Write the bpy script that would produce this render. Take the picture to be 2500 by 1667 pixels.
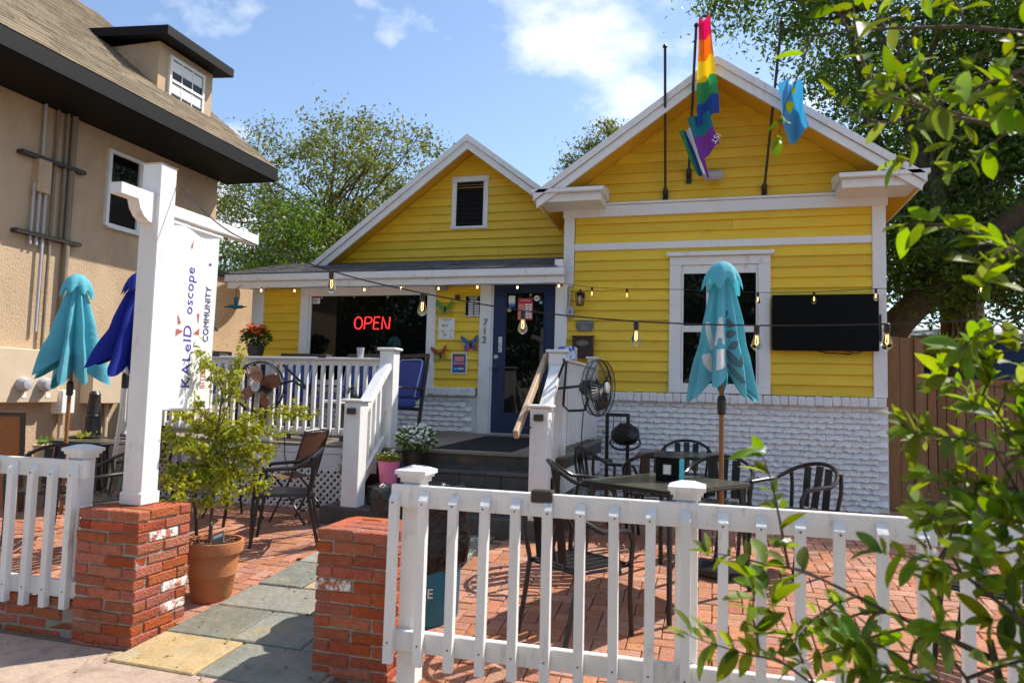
import bpy, bmesh, math, random
import numpy as np
from mathutils import Vector, Matrix
R = math.radians
rnd = random.Random(7)
for o in list(bpy.data.objects): bpy.data.objects.remove(o)
SC = bpy.context.scene
COL = SC.collection

# ------------------------------------------------------------------ camera
CAM_H = 1.6
YAW, PIT, ROL = 0.2753992, 0.0730372, 0.0267460
cd = bpy.data.cameras.new('camera'); cam = bpy.data.objects.new('camera', cd); COL.objects.link(cam)
fw = Vector((-math.sin(YAW)*math.cos(PIT), math.cos(YAW)*math.cos(PIT), math.sin(PIT)))
rt = Vector((math.cos(YAW), math.sin(YAW), 0)); up = rt.cross(fw)
r2 = rt*math.cos(ROL) + up*math.sin(ROL); u2 = up*math.cos(ROL) - rt*math.sin(ROL)
cm = Matrix((r2, u2, -fw)).transposed().to_4x4(); cm.translation = (0, 0, CAM_H)
cam.matrix_world = cm
cd.sensor_width = 36; cd.lens = 1745.5/2500*36
cd.clip_start = 0.05; cd.clip_end = 1500
cd.dof.use_dof = True; cd.dof.focus_distance = 7.5; cd.dof.aperture_fstop = 3.2
SC.camera = cam

def proj(p):
    v = Vector(p) - Vector((0, 0, CAM_H)); d = v.dot(fw)
    if d < .05: return (-9e9, -9e9)
    return (1250+1745.5*v.dot(r2)/d, 833.5-1745.5*v.dot(u2)/d)

# ------------------------------------------------------------------ sky, sun, exposure
SUN_EL, SUN_AZ = R(52), R(45)          # azimuth measured from +Y towards +X
w = bpy.data.worlds.new('World'); SC.world = w; w.use_nodes = True
nt = w.node_tree; nt.nodes.clear()
def N(t, typ, **k):
    n = t.nodes.new(typ)
    for a, b in k.items(): setattr(n, a, b)
    return n
wo = N(nt, 'ShaderNodeOutputWorld'); bg = N(nt, 'ShaderNodeBackground'); bg.inputs[1].default_value = 0.115
sky = N(nt, 'ShaderNodeTexSky', sky_type='NISHITA'); sky.sun_disc = False
sky.sun_elevation = SUN_EL; sky.sun_rotation = SUN_AZ; sky.air_density = 1.0; sky.dust_density = 0.6; sky.ozone_density = 1.6
tc = N(nt, 'ShaderNodeTexCoord')
mp = N(nt, 'ShaderNodeMapping'); mp.inputs['Scale'].default_value = (1.0, 1.0, 1.7); mp.inputs['Location'].default_value = (3.1, .35, .2)
nz = N(nt, 'ShaderNodeTexNoise'); nz.inputs['Scale'].default_value = 3.2; nz.inputs['Detail'].default_value = 9; nz.inputs['Roughness'].default_value = .58
rp = N(nt, 'ShaderNodeValToRGB'); rp.color_ramp.elements[0].position = .525; rp.color_ramp.elements[1].position = .70
mx = N(nt, 'ShaderNodeMix', data_type='RGBA'); mx.inputs[7].default_value = (6.4, 6.45, 6.8, 1)
nt.links.new(tc.outputs['Generated'], mp.inputs[0]); nt.links.new(mp.outputs[0], nz.inputs['Vector'])
nt.links.new(nz.outputs[0], rp.inputs[0]); nt.links.new(rp.outputs[0], mx.inputs[0])
nt.links.new(sky.outputs[0], mx.inputs[6]); nt.links.new(mx.outputs[2], bg.inputs[0]); nt.links.new(bg.outputs[0], wo.inputs[0])
sl = bpy.data.lights.new('sun', 'SUN'); sl.energy = 3.7; sl.angle = R(.53); sl.color = (1, .95, .86)
so = bpy.data.objects.new('sun', sl); COL.objects.link(so)
sd = Vector((math.sin(SUN_AZ)*math.cos(SUN_EL), math.cos(SUN_AZ)*math.cos(SUN_EL), math.sin(SUN_EL)))
so.rotation_euler = sd.to_track_quat('Z', 'Y').to_euler(); so.location = sd*60
SC.view_settings.view_transform = 'Standard'; SC.view_settings.look = 'None'
SC.view_settings.exposure = 0.94; SC.view_settings.gamma = 1; SC.view_settings.use_curve_mapping = False

# ------------------------------------------------------------------ materials
def mat(name, col, rough=.55, var=.12, scale=6, bump=0., bscale=60, metal=0., spec=.4, rv=0., rh=0., rs=0.,
        dirt=None, dscale=3, dpos=(.55, .75), transl=0., emit=None, coat=0., stretch=(1, 1, 1), alpha=None):
    m = bpy.data.materials.new(name); m.use_nodes = True
    t = m.node_tree; L = t.links.new
    b = t.nodes['Principled BSDF']
    b.inputs['Roughness'].default_value = rough; b.inputs['Metallic'].default_value = metal
    b.inputs['Specular IOR Level'].default_value = spec; b.inputs['Coat Weight'].default_value = coat
    g = N(t, 'ShaderNodeNewGeometry'); mpn = N(t, 'ShaderNodeMapping'); mpn.inputs['Scale'].default_value = stretch
    L(g.outputs['Position'], mpn.inputs[0])
    n1 = N(t, 'ShaderNodeTexNoise'); n1.inputs['Scale'].default_value = scale; n1.inputs['Detail'].default_value = 6
    L(mpn.outputs[0], n1.inputs['Vector'])
    hs = N(t, 'ShaderNodeHueSaturation'); hs.inputs['Color'].default_value = (*col, 1)
    ma = N(t, 'ShaderNodeMath', operation='MULTIPLY_ADD'); L(n1.outputs[0], ma.inputs[0])
    ma.inputs[1].default_value = var*2.6; ma.inputs[2].default_value = 1-var*1.3
    val = ma.outputs[0]
    if rv or rh or rs:
        oi = N(t, 'ShaderNodeObjectInfo')
        ad = N(t, 'ShaderNodeMath', operation='ADD'); L(oi.outputs['Random'], ad.inputs[0]); L(g.outputs['Random Per Island'], ad.inputs[1])
        fr = N(t, 'ShaderNodeMath', operation='FRACT'); L(ad.outputs[0], fr.inputs[0])
        m2 = N(t, 'ShaderNodeMath', operation='MULTIPLY_ADD'); L(fr.outputs[0], m2.inputs[0]); m2.inputs[1].default_value = 2*rv; m2.inputs[2].default_value = 1-rv
        m3 = N(t, 'ShaderNodeMath', operation='MULTIPLY'); L(val, m3.inputs[0]); L(m2.outputs[0], m3.inputs[1]); val = m3.outputs[0]
        wn = N(t, 'ShaderNodeTexWhiteNoise', noise_dimensions='1D'); L(fr.outputs[0], wn.inputs['W'])
        m4 = N(t, 'ShaderNodeMath', operation='MULTIPLY_ADD'); L(wn.outputs['Value'], m4.inputs[0]); m4.inputs[1].default_value = 2*rh; m4.inputs[2].default_value = .5-rh
        L(m4.outputs[0], hs.inputs['Hue'])
        if rs:
            sp = N(t, 'ShaderNodeSeparateColor'); L(wn.outputs['Color'], sp.inputs[0])
            m5 = N(t, 'ShaderNodeMath', operation='MULTIPLY_ADD'); L(sp.outputs[1], m5.inputs[0]); m5.inputs[1].default_value = 2*rs; m5.inputs[2].default_value = 1-rs
            L(m5.outputs[0], hs.inputs['Saturation'])
    L(val, hs.inputs['Value'])
    out = hs.outputs[0]
    if dirt:
        n3 = N(t, 'ShaderNodeTexNoise'); n3.inputs['Scale'].default_value = dscale; n3.inputs['Detail'].default_value = 8; n3.inputs['Roughness'].default_value = .65
        L(mpn.outputs[0], n3.inputs['Vector'])
        r = N(t, 'ShaderNodeValToRGB'); r.color_ramp.elements[0].position = dpos[0]; r.color_ramp.elements[1].position = dpos[1]
        L(n3.outputs[0], r.inputs[0])
        mm = N(t, 'ShaderNodeMix', data_type='RGBA'); mm.inputs[7].default_value = (*dirt, 1)
        L(r.outputs[0], mm.inputs[0]); L(out, mm.inputs[6]); out = mm.outputs[2]
    L(out, b.inputs['Base Color'])
    if bump:
        n2 = N(t, 'ShaderNodeTexNoise'); n2.inputs['Scale'].default_value = bscale; n2.inputs['Detail'].default_value = 5
        L(mpn.outputs[0], n2.inputs['Vector'])
        bp = N(t, 'ShaderNodeBump'); bp.inputs['Strength'].default_value = bump; bp.inputs['Distance'].default_value = .02
        L(n2.outputs[0], bp.inputs['Height']); L(bp.outputs[0], b.inputs['Normal'])
    if emit:
        b.inputs['Emission Color'].default_value = (*emit[0], 1); b.inputs['Emission Strength'].default_value = emit[1]
    if transl:
        tr = N(t, 'ShaderNodeBsdfTranslucent'); L(out, tr.inputs[0])
        hs2 = N(t, 'ShaderNodeHueSaturation'); hs2.inputs['Saturation'].default_value = 1.15; hs2.inputs['Value'].default_value = 1.5; hs2.inputs['Hue'].default_value = .478
        L(out, hs2.inputs['Color']); L(hs2.outputs[0], tr.inputs[0])
        mxs = N(t, 'ShaderNodeMixShader'); mxs.inputs[0].default_value = transl
        L(b.outputs[0], mxs.inputs[1]); L(tr.outputs[0], mxs.inputs[2]); L(mxs.outputs[0], t.nodes['Material Output'].inputs[0])
    return m

M = {}
M['yellow'] = mat('yellow_paint', (.79, .525, .032), .5, .08, 4, .06, 90, rv=.09, rh=.004, dirt=(.50, .29, .03), dscale=6, dpos=(.58, .88), stretch=(.6, 1, 2.2))
M['yellow2'] = mat('yellow_soffit_paint', (.74, .42, .03), .55, .06, 3)
M['white'] = mat('white_paint', (.79, .78, .76), .5, .06, 6, .12, 60, rv=.03, dirt=(.40, .36, .30), dscale=8, dpos=(.60, .84), stretch=(1, 1, .45))
M['white_post'] = mat('white_fence_paint', (.77, .75, .72), .55, .07, 9, .22, 45, rv=.05, dirt=(.38, .33, .27), dscale=13, dpos=(.585, .80), stretch=(1, 1, .3), spec=.25)
M['white_brick'] = mat('white_painted_brick', (.80, .79, .78), .5, .10, 22, .5, 45, rv=.05, dirt=(.33, .31, .29), dscale=14, dpos=(.6, .82))
M['brick'] = mat('red_brick', (.37, .105, .055), .85, .30, 30, .7, 70, rv=.22, rh=.007, rs=.10, dirt=(.30, .20, .14), dscale=25, dpos=(.62, .85), spec=.2)
M['brick_splash'] = mat('brick_with_old_paint', (.42, .13, .07), .85, .25, 30, .6, 70, rv=.15, dirt=(.80, .78, .74), dscale=16, dpos=(.44, .54), spec=.2)
M['paver'] = mat('clay_paver', (.40, .185, .115), .85, .25, 25, .5, 60, rv=.17, rh=.007, rs=.12, dirt=(.22, .15, .10), dscale=9, dpos=(.56, .85), spec=.2)
M['mortar'] = mat('mortar', (.36, .31, .26), .95, .2, 40, .6, 90, spec=.1)
M['sand'] = mat('joint_sand', (.20, .15, .11), .95, .3, 30, .5, 80, spec=.1)
M['concrete'] = mat('sidewalk_concrete', (.47, .345, .265), .9, .2, 40, .6, 160, rv=.06, dirt=(.23, .17, .135), dscale=7, dpos=(.47, .80), spec=.2)
M['slate'] = mat('grey_green_flagstone', (.225, .22, .17), .65, .25, 9, .6, 25, rv=.24, rh=.02, rs=.4, dirt=(.34, .26, .13), dscale=3.5, dpos=(.52, .8), spec=.35)
M['slate_ochre'] = mat('ochre_flagstone', (.44, .31, .15), .7, .25, 9, .5, 25, dirt=(.36, .33, .25), dscale=5, dpos=(.5, .75), spec=.3)
M['slate_dark'] = mat('dark_slate_tile', (.075, .070, .066), .6, .35, 8, .4, 30, rv=.3, rh=.03, rs=.5, dirt=(.16, .10, .05), dscale=5, dpos=(.55, .75))
M['deck'] = mat('grey_deck_boards', (.26, .215, .17), .75, .25, 12, .4, 40, rv=.12, stretch=(.4, 2, 1))
M['asphalt'] = mat('road_asphalt', (.055, .053, .05), .95, .3, 60, .5, 150)
M['grass'] = mat('lawn', (.07, .09, .03), .95, .4, 8, .6, 60)
M['stucco'] = mat('tan_stucco', (.54, .39, .25), .95, .12, 2.5, .6, 55, dirt=(.36, .25, .155), dscale=1.4, dpos=(.48, .8), spec=.15, stretch=(1, 1, .5))
M['shingle_tan'] = mat('brown_roof_shingle', (.205, .16, .11), .95, .3, 30, .6, 70, rv=.25, spec=.1)
M['shingle'] = mat('grey_roof_shingle', (.13, .125, .12), .95, .35, 14, .5, 80, rv=.3, dirt=(.26, .24, .22), dscale=4, dpos=(.5, .8), spec=.15)
M['darkwood'] = mat('dark_eave_paint', (.006, .005, .0045), .6, .2, 5, spec=.2)
M['black'] = mat('black_metal', (.012, .012, .013), .32, .1, 10, spec=.5)
M['bronze'] = mat('dark_bronze', (.035, .027, .022), .4, .2, 10, spec=.5)
M['blackplastic'] = mat('black_plastic_bag', (.006, .006, .0065), .28, .2, 10, .9, 22, spec=.4)
M['screen'] = mat('tv_screen', (.004, .004, .004), .4, .05, 5, spec=.12)
M['glass'] = mat('dark_window_glass', (.004, .004, .0045), .02, .0, 5, spec=.32)
M['navy'] = mat('navy_door_paint', (.012, .025, .085), .4, .12, 6, .05, 40)
M['blue_cush'] = mat('blue_cushion', (.055, .075, .27), .9, .12, 20, .3, 200)
M['blue_pipe'] = mat('pale_blue_piping', (.35, .40, .62), .9, .1, 20)
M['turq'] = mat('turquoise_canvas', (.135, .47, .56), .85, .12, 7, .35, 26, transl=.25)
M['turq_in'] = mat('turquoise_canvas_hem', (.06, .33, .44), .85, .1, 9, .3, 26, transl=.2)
M['royal'] = mat('royal_blue_canvas', (.012, .025, .30), .85, .12, 9, .25, 250, transl=.2)
M['lettergrey'] = mat('pale_grey_print', (.62, .64, .62), .85, .1, 12)
M['leafgrey'] = mat('grey_leaf_print', (.085, .175, .195), .85, .1, 12)
M['wood'] = mat('umbrella_pole_wood', (.30, .125, .04), .5, .25, 14, .2, 40, stretch=(6, 6, .6))
M['tanwood'] = mat('tan_handrail_wood', (.50, .34, .22), .65, .15, 14, .2, 40, stretch=(4, 1, 4))
M['cedar'] = mat('cedar_boards', (.30, .155, .075), .8, .3, 9, .4, 30, rv=.2, rh=.01, stretch=(5, 5, .5))
M['greywood'] = mat('weathered_pole_wood', (.24, .19, .14), .85, .3, 9, .5, 30, stretch=(5, 5, .4))
M['bark'] = mat('tree_bark', (.10, .07, .048), .95, .4, 10, .9, 22, stretch=(2, 2, .5))
M['moss'] = mat('spanish_moss', (.25, .24, .18), .95, .2, 10, transl=.2)
M['terra'] = mat('terracotta', (.44, .165, .065), .8, .2, 8, .2, 60, dirt=(.42, .30, .20), dscale=5, dpos=(.58, .85))
M['pink'] = mat('pink_pot', (.78, .20, .36), .4, .06, 6)
M['soil'] = mat('bark_mulch', (.14, .075, .04), .95, .5, 40, .9, 90)
M['leaf'] = mat('oak_leaves', (.075, .135, .022), .45, .25, .6, rv=.5, rh=.025, transl=.5)
M['leaf2'] = mat('willow_leaves', (.125, .15, .03), .5, .25, .6, rv=.45, rh=.03, transl=.42)
M['leaf_lime'] = mat('lime_leaves', (.30, .33, .035), .5, .15, 4, rv=.3, rh=.03, transl=.42)
M['leaf_near'] = mat('broad_shrub_leaves', (.125, .20, .018), .5, .25, 30, rv=.45, rh=.03, rs=.15, transl=.5, spec=.22, dirt=(.22, .19, .03), dscale=22, dpos=(.62, .8))
M['fern'] = mat('fern_leaves', (.09, .16, .02), .6, .2, 4, rv=.35, rh=.03, transl=.4)
M['whitepetal'] = mat('white_petals', (.85, .84, .80), .7, .05, 4, rv=.1, transl=.3)
M['orangepetal'] = mat('orange_petals', (.75, .13, .02), .7, .05, 4, rv=.2, transl=.3)
M['grey'] = mat('grey_paint', (.42, .42, .44), .5, .1, 8)
M['steel'] = mat('brushed_steel', (.55, .55, .56), .35, .1, 8, metal=.8)
M['copper'] = mat('copper_blade', (.45, .20, .12), .4, .1, 8, metal=.5)
M['tableglass'] = mat('bubbled_table_glass', (.075, .075, .055), .16, .25, 60, .35, 130, spec=.6)
M['cream'] = mat('cream_box', (.60, .47, .33), .7, .1, 6)
M['purple'] = mat('purple_lettering', (.085, .03, .33), .7, .05, 6)
M['pinkprint'] = mat('coral_lettering', (.72, .25, .20), .7, .05, 6)
M['darkprint'] = mat('dark_lettering', (.03, .03, .06), .7, .05, 6)
M['banner'] = mat('white_banner_vinyl', (.83, .83, .84), .55, .03, 6, transl=.12)
M['red'] = mat('red_print', (.55, .03, .07), .6, .05, 6)
M['paper'] = mat('white_paper', (.80, .79, .77), .7, .03, 6)
M['neon'] = mat('red_neon_tube', (.6, .02, .02), .4, 0, 6, emit=((1, .03, .03), 1.1))
M['filament'] = mat('lamp_filament', (1, .7, .3), .4, 0, 6, emit=((1, .62, .22), 3.2))
M['bluebox'] = mat('teal_blue_bin', (.012, .14, .22), .5, .15, 6)
M['mailbrown'] = mat('dark_brown_mailbox', (.045, .02, .014), .4, .1, 6)
M['plaque'] = mat('pewter_plaque', (.16, .16, .15), .45, .2, 20, metal=.4)
M['green'] = mat('green_enamel', (.06, .28, .04), .4, .2, 30)
M['olive'] = mat('olive_enamel', (.32, .30, .05), .4, .2, 30)
M['mauve'] = mat('mauve_enamel', (.24, .05, .22), .4, .2, 30)
M['blueen'] = mat('blue_enamel', (.02, .12, .36), .4, .2, 30)
M['redbrown'] = mat('red_brown_enamel', (.30, .05, .03), .4, .2, 30)
M['skyflag'] = mat('light_blue_flag', (.10, .30, .58), .8, .05, 6, transl=.3)
M['f_red'] = mat('flag_red', (.65, .03, .05), .8, .05, 6, transl=.3)
M['f_or'] = mat('flag_orange', (.75, .25, .03), .8, .05, 6, transl=.3)
M['f_ye'] = mat('flag_yellow', (.80, .62, .03), .8, .05, 6, transl=.3)
M['f_gr'] = mat('flag_green', (.05, .30, .12), .8, .05, 6, transl=.3)
M['f_bl'] = mat('flag_blue', (.02, .07, .40), .8, .05, 6, transl=.3)
M['f_pu'] = mat('flag_purple', (.25, .06, .42), .8, .05, 6, transl=.3)
M['f_te'] = mat('flag_teal', (.02, .22, .30), .8, .05, 6, transl=.3)
M['mesh'] = mat('black_floor_mat', (.014, .014, .015), .95, .3, 60, .8, 120)
M['shedblue'] = mat('blue_shed_boards', (.02, .05, .17), .7, .15, 6, rv=.1)
M['wicker'] = mat('brown_wicker', (.13, .05, .025), .7, .3, 60, .5, 120)
M['ceramic'] = mat('blue_white_ceramic', (.75, .78, .82), .3, .05, 6, dirt=(.02, .06, .45), dscale=22, dpos=(.48, .56))
M['posterart'] = mat('poster_art', (.03, .30, .55), .6, .2, 8, dirt=(.75, .25, .15), dscale=14, dpos=(.5, .58))
M['napart'] = mat('turquoise_card_print', (.02, .42, .55), .6, .1, 8, dirt=(.75, .60, .20), dscale=26, dpos=(.56, .62))
M['whiteplastic'] = mat('white_plastic', (.8, .8, .78), .4, .03, 6)
M['litter'] = mat('dry_fallen_leaves', (.20, .12, .04), .8, .2, 9, rv=.5, rh=.03)
mg = bpy.data.materials.new('bulb_glass'); mg.use_nodes = True
_b = mg.node_tree.nodes['Principled BSDF']; _b.inputs['Base Color'].default_value = (1, .97, .9, 1); _b.inputs['Roughness'].default_value = .02
_b.inputs['Transmission Weight'].default_value = 1; _b.inputs['IOR'].default_value = 1.12
M['bulb'] = mg

# ------------------------------------------------------------------ builders
ORG = {}
def org(o): return ORG.get(o.name, Vector((0, 0, 0)))
class MB:
    def __init__(s): s.v = []; s.f = []
    def add(s, vs, fs):
        b = len(s.v); s.v += [tuple(q) for q in vs]; s.f += [tuple(i+b for i in q) for q in fs]; return s
    def hexa(s, p):
        return s.add(p, [(0, 3, 2, 1), (4, 5, 6, 7), (0, 1, 5, 4), (1, 2, 6, 5), (2, 3, 7, 6), (3, 0, 4, 7)])
    def box(s, x0, x1, y0, y1, z0, z1):
        return s.hexa([(x0, y0, z0), (x1, y0, z0), (x1, y1, z0), (x0, y1, z0), (x0, y0, z1), (x1, y0, z1), (x1, y1, z1), (x0, y1, z1)])
    def obox(s, c, size, mt):
        c = Vector(c); h = [q/2 for q in size]
        return s.hexa([c+mt @ Vector((a*h[0], b*h[1], d*h[2])) for d in (-1, 1) for a, b in ((-1, -1), (1, -1), (1, 1), (-1, 1))])
    def bar(s, p, q, wd, ht, upv=(0, 0, 1)):
        p = Vector(p); q = Vector(q); d = (q-p).normalized(); sd = d.cross(Vector(upv))
        if sd.length < 1e-4: sd = d.cross(Vector((0, 1, 0)))
        sd.normalize(); u = sd.cross(d)
        c = [p+sd*a*wd/2+u*b*ht/2 for a, b in ((-1, -1), (1, -1), (1, 1), (-1, 1))]
        return s.hexa(c+[k+(q-p) for k in c])
    def tube(s, pts, r, n=8, closed=False):
        P = [Vector(q) for q in pts]; m = len(P); rr = r if isinstance(r, (list, tuple)) else [r]*m
        T = []
        for i in range(m):
            a = P[(i-1) % m] if closed or i > 0 else P[i]; b = P[(i+1) % m] if closed or i < m-1 else P[i]
            T.append((b-a).normalized())
        nv = T[0].orthogonal().normalized(); rings = []; b0 = len(s.v)
        for i in range(m):
            nv = nv - T[i]*nv.dot(T[i])
            nv = nv.normalized() if nv.length > 1e-6 else T[i].orthogonal().normalized()
            bn = T[i].cross(nv)
            for k in range(n):
                a = 2*math.pi*k/n; s.v.append(tuple(P[i]+(nv*math.cos(a)+bn*math.sin(a))*rr[i]))
        for i in range(m if closed else m-1):
            for k in range(n):
                a = b0+i*n+k; b = b0+i*n+(k+1) % n; j = (i+1) % m
                s.f.append((a, b, b0+j*n+(k+1) % n, b0+j*n+k))
        if not closed:
            s.f.append(tuple(b0+k for k in reversed(range(n)))); s.f.append(tuple(b0+(m-1)*n+k for k in range(n)))
        return s
    def lathe(s, c, prof, n=24, cap=True, axis='z'):
        b0 = len(s.v); cx, cy, cz = c
        for r, z in prof:
            for k in range(n):
                a = 2*math.pi*k/n; x, y = r*math.cos(a), r*math.sin(a)
                s.v.append({'z': (cx+x, cy+y, cz+z), 'y': (cx+x, cy+z, cz+y), 'x': (cx+z, cy+x, cz+y)}[axis])
        m = len(prof)
        for i in range(m-1):
            for k in range(n):
                s.f.append((b0+i*n+k, b0+i*n+(k+1) % n, b0+(i+1)*n+(k+1) % n, b0+(i+1)*n+k))
        if cap:
            s.f.append(tuple(b0+k for k in reversed(range(n)))); s.f.append(tuple(b0+(m-1)*n+k for k in range(n)))
        return s
    def prism(s, poly, vec):
        n = len(poly); v = Vector(vec); a = [Vector(q) for q in poly]
        return s.add(a+[q+v for q in a], [tuple(reversed(range(n))), tuple(range(n, 2*n))]+[(i, (i+1) % n, n+(i+1) % n, n+i) for i in range(n)])
    def grid(s, fn, nu, nv):
        b0 = len(s.v)
        for j in range(nv+1):
            for i in range(nu+1): s.v.append(tuple(fn(i/nu, j/nv)))
        for j in range(nv):
            for i in range(nu):
                a = b0+j*(nu+1)+i; s.f.append((a, a+1, a+nu+2, a+nu+1))
        return s
    def mesh(s, name, mt, o=Vector((0, 0, 0)), smooth=False, bevel=0., normals=True):
        me = bpy.data.meshes.new(name)
        me.from_pydata([(a-o[0], b-o[1], c-o[2]) for a, b, c in s.v], [], s.f)
        if normals or bevel:
            bm = bmesh.new(); bm.from_mesh(me)
            if normals: bmesh.ops.recalc_face_normals(bm, faces=bm.faces)
            if bevel:
                ed = [e for e in bm.edges if len(e.link_faces) == 2 and e.calc_face_angle(0) > .6]
                bmesh.ops.bevel(bm, geom=ed, offset=bevel, segments=1, affect='EDGES', clamp_overlap=True)
            bm.to_mesh(me); bm.free()
        if smooth:
            me.polygons.foreach_set('use_smooth', [True]*len(me.polygons))
            try: me.set_sharp_from_angle(angle=R(40))
            except Exception: pass
        me.materials.append(mt if not isinstance(mt, str) else M[mt])
        return me
    def build(s, name, mt, parent=None, smooth=False, bevel=0., kind=None, label=None, normals=True):
        o_ = org(parent) if parent else Vector((0, 0, 0))
        ob = bpy.data.objects.new(name, s.mesh(name, mt, o_, smooth, bevel, normals)); COL.objects.link(ob)
        if parent: ob.parent = parent
        ORG[ob.name] = o_
        if kind: ob['kind'] = kind
        if label: ob['label'] = label
        return ob
def place(me, name, loc, parent=None, rot=(0, 0, 0), scale=1, mt=None):
    ob = bpy.data.objects.new(name, me); COL.objects.link(ob)
    o_ = org(parent) if parent else Vector((0, 0, 0))
    ob.location = Vector(loc)-o_; ob.rotation_euler = rot
    ob.scale = scale if isinstance(scale, (tuple, list)) else (scale,)*3
    if parent: ob.parent = parent
    if mt:
        ob.material_slots[0].link = 'OBJECT'; ob.material_slots[0].material = M[mt]
    return ob
def thing(name, label, cat, loc=(0, 0, 0), group=None):
    o = bpy.data.objects.new(name, None); COL.objects.link(o); o.location = loc; o.empty_display_size = .1
    ORG[o.name] = Vector(loc); o['label'] = label; o['category'] = cat
    if group: o['group'] = group
    return o
def tag(o, label, cat, group=None):
    o['label'] = label; o['category'] = cat
    if group: o['group'] = group
    return o
def dup(o, label=None, parent=None):
    c = o.copy(); COL.objects.link(c)
    if parent: c.parent = parent
    if label: c['label'] = label
    for ch in list(o.children): dup(ch, None, c)
    return c
def move(o, loc, rz=0): o.location = loc; o.rotation_euler = (0, 0, rz); return o
def one(fn): m = MB(); fn(m); return m
def B(*a): return MB().box(*a)
def text(name, body, size, mt, origin, xdir, ydir, parent=None, ext=.002, align='CENTER', sx=1., label=None):
    cu = bpy.data.curves.new(name, 'FONT'); cu.body = body; cu.size = size; cu.extrude = ext; cu.align_x = align; cu.align_y = 'CENTER'
    ob = bpy.data.objects.new(name+'_src', cu); me = bpy.data.meshes.new_from_object(ob); me.name = name
    X = Vector(xdir).normalized()*sx; Y = Vector(ydir).normalized(); Z = Vector(xdir).normalized().cross(Y); o_ = org(parent) if parent else Vector((0, 0, 0))
    for v in me.vertices: v.co = Vector(origin)+X*v.co.x+Y*v.co.y+Z*v.co.z-o_
    bpy.data.objects.remove(ob); bpy.data.curves.remove(cu)
    me.materials.clear(); me.materials.append(M[mt])
    t = bpy.data.objects.new(name, me); COL.objects.link(t); t.parent = parent; ORG[t.name] = o_
    if label: t['label'] = label
    return t

def G(y): return 0. if y < 3.6 else min(.28, .12*(y-3.6))

def leaves(name, mt, centers, length, width, parent=None, kind=None, seed=1, droop=0., lvar=.4):
    """one mesh of many small rhombic leaves at the given centres"""
    g = np.random.default_rng(seed); c = np.asarray(centers, float); n = len(c)
    a = g.normal(size=(n, 3)); a[:, 2] -= droop; a /= np.linalg.norm(a, axis=1)[:, None]
    b = g.normal(size=(n, 3)); b -= (b*a).sum(1)[:, None]*a; b /= np.linalg.norm(b, axis=1)[:, None]
    nn = np.cross(a, b)
    L = length*(1+lvar*g.uniform(-1, 1, n))[:, None]; W = L*(width/length)
    o_ = np.array(org(parent) if parent else (0, 0, 0))
    v = np.stack([c-a*L/2, c+b*W/2+nn*W*.15, c+a*L/2, c-b*W/2+nn*W*.15], 1).reshape(-1, 3)-o_
    me = bpy.data.meshes.new(name); me.vertices.add(4*n); me.loops.add(4*n); me.polygons.add(n)
    me.vertices.foreach_set('co', v.ravel()); me.loops.foreach_set('vertex_index', np.arange(4*n, dtype=np.int32))
    me.polygons.foreach_set('loop_start', np.arange(0, 4*n, 4, dtype=np.int32)); me.update(calc_edges=True)
    me.materials.append(M[mt]); ob = bpy.data.objects.new(name, me); COL.objects.link(ob)
    if parent: ob.parent = parent
    if kind: ob['kind'] = kind
    ORG[ob.name] = Vector(o_); return ob
def clumps(g, ells, ncl, per, sigma):
    out = []; cen = []
    for (c, r), k in zip(ells, ncl):
        d = g.normal(size=(k, 3)); d /= np.linalg.norm(d, axis=1)[:, None]
        q = np.array(c)+d*np.array(r)*(g.uniform(.25, 1, k)**.45)[:, None]; cen.append(q)
        s = sigma*g.uniform(.5, 1.5, k)
        out.append((q[:, None, :]+g.normal(size=(k, per, 3))*np.array((1, 1, .65))*s[:, None, None]).reshape(-1, 3))
    return np.concatenate(out), np.concatenate(cen)
def branch(m, p, q, r0, r1, g, bend=.12, n=6):
    p = Vector(p); q = Vector(q); L = (q-p).length; pts = []
    o = Vector(g.normal(size=3)*L*bend); o2 = Vector(g.normal(size=3)*L*bend*.4)
    for i in range(n+1):
        t = i/n; pts.append(p.lerp(q, t)+o*math.sin(math.pi*t)*.6+o2*math.sin(2*math.pi*t)+Vector((0, 0, L*.08*math.sin(math.pi*t))))
    m.tube(pts, [r0+(r1-r0)*i/n for i in range(n+1)], 7)
    return pts

# ================================================================== THE SETTING
def struct(o, **k):
    o['kind'] = 'structure'; return o
YF = 9.7                                                           # front plane of the house
struct(B(-400, 400, -400, 400, -.6, -.12).build('ground', 'grass'))
struct(B(-80, 80, -30, -3.2, -.5, -.13+.02).build('road', 'asphalt'))
sw = struct(B(-80, 80, -3.2, 3.64, -.5, -.012).build('sidewalk', 'concrete'))
for i in range(-12, 13):                                           # poured slabs with open joints
    x = -3.45+i*1.52
    s_ = B(x+.006, x+1.514, .9, 3.63, -.1, 0).build('slab', 'concrete', sw, bevel=.006)
    B(x+.006, x+1.514, -1.9, .89, -.1, 0).build('slab', 'concrete', sw, bevel=.006)
base = MB()
ys = [3.64, 5.93, 10.5, 60]; 
for a, b in zip(ys[:-1], ys[1:]):
    base.hexa([(-40, a, -.4), (40, a, -.4), (40, b, -.4), (-40, b, -.4), (-40, a, G(a)-.022), (40, a, G(a)-.022), (40, b, G(b)-.022), (-40, b, G(b)-.022)])
patio = struct(base.build('patio', 'sand'))
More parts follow.
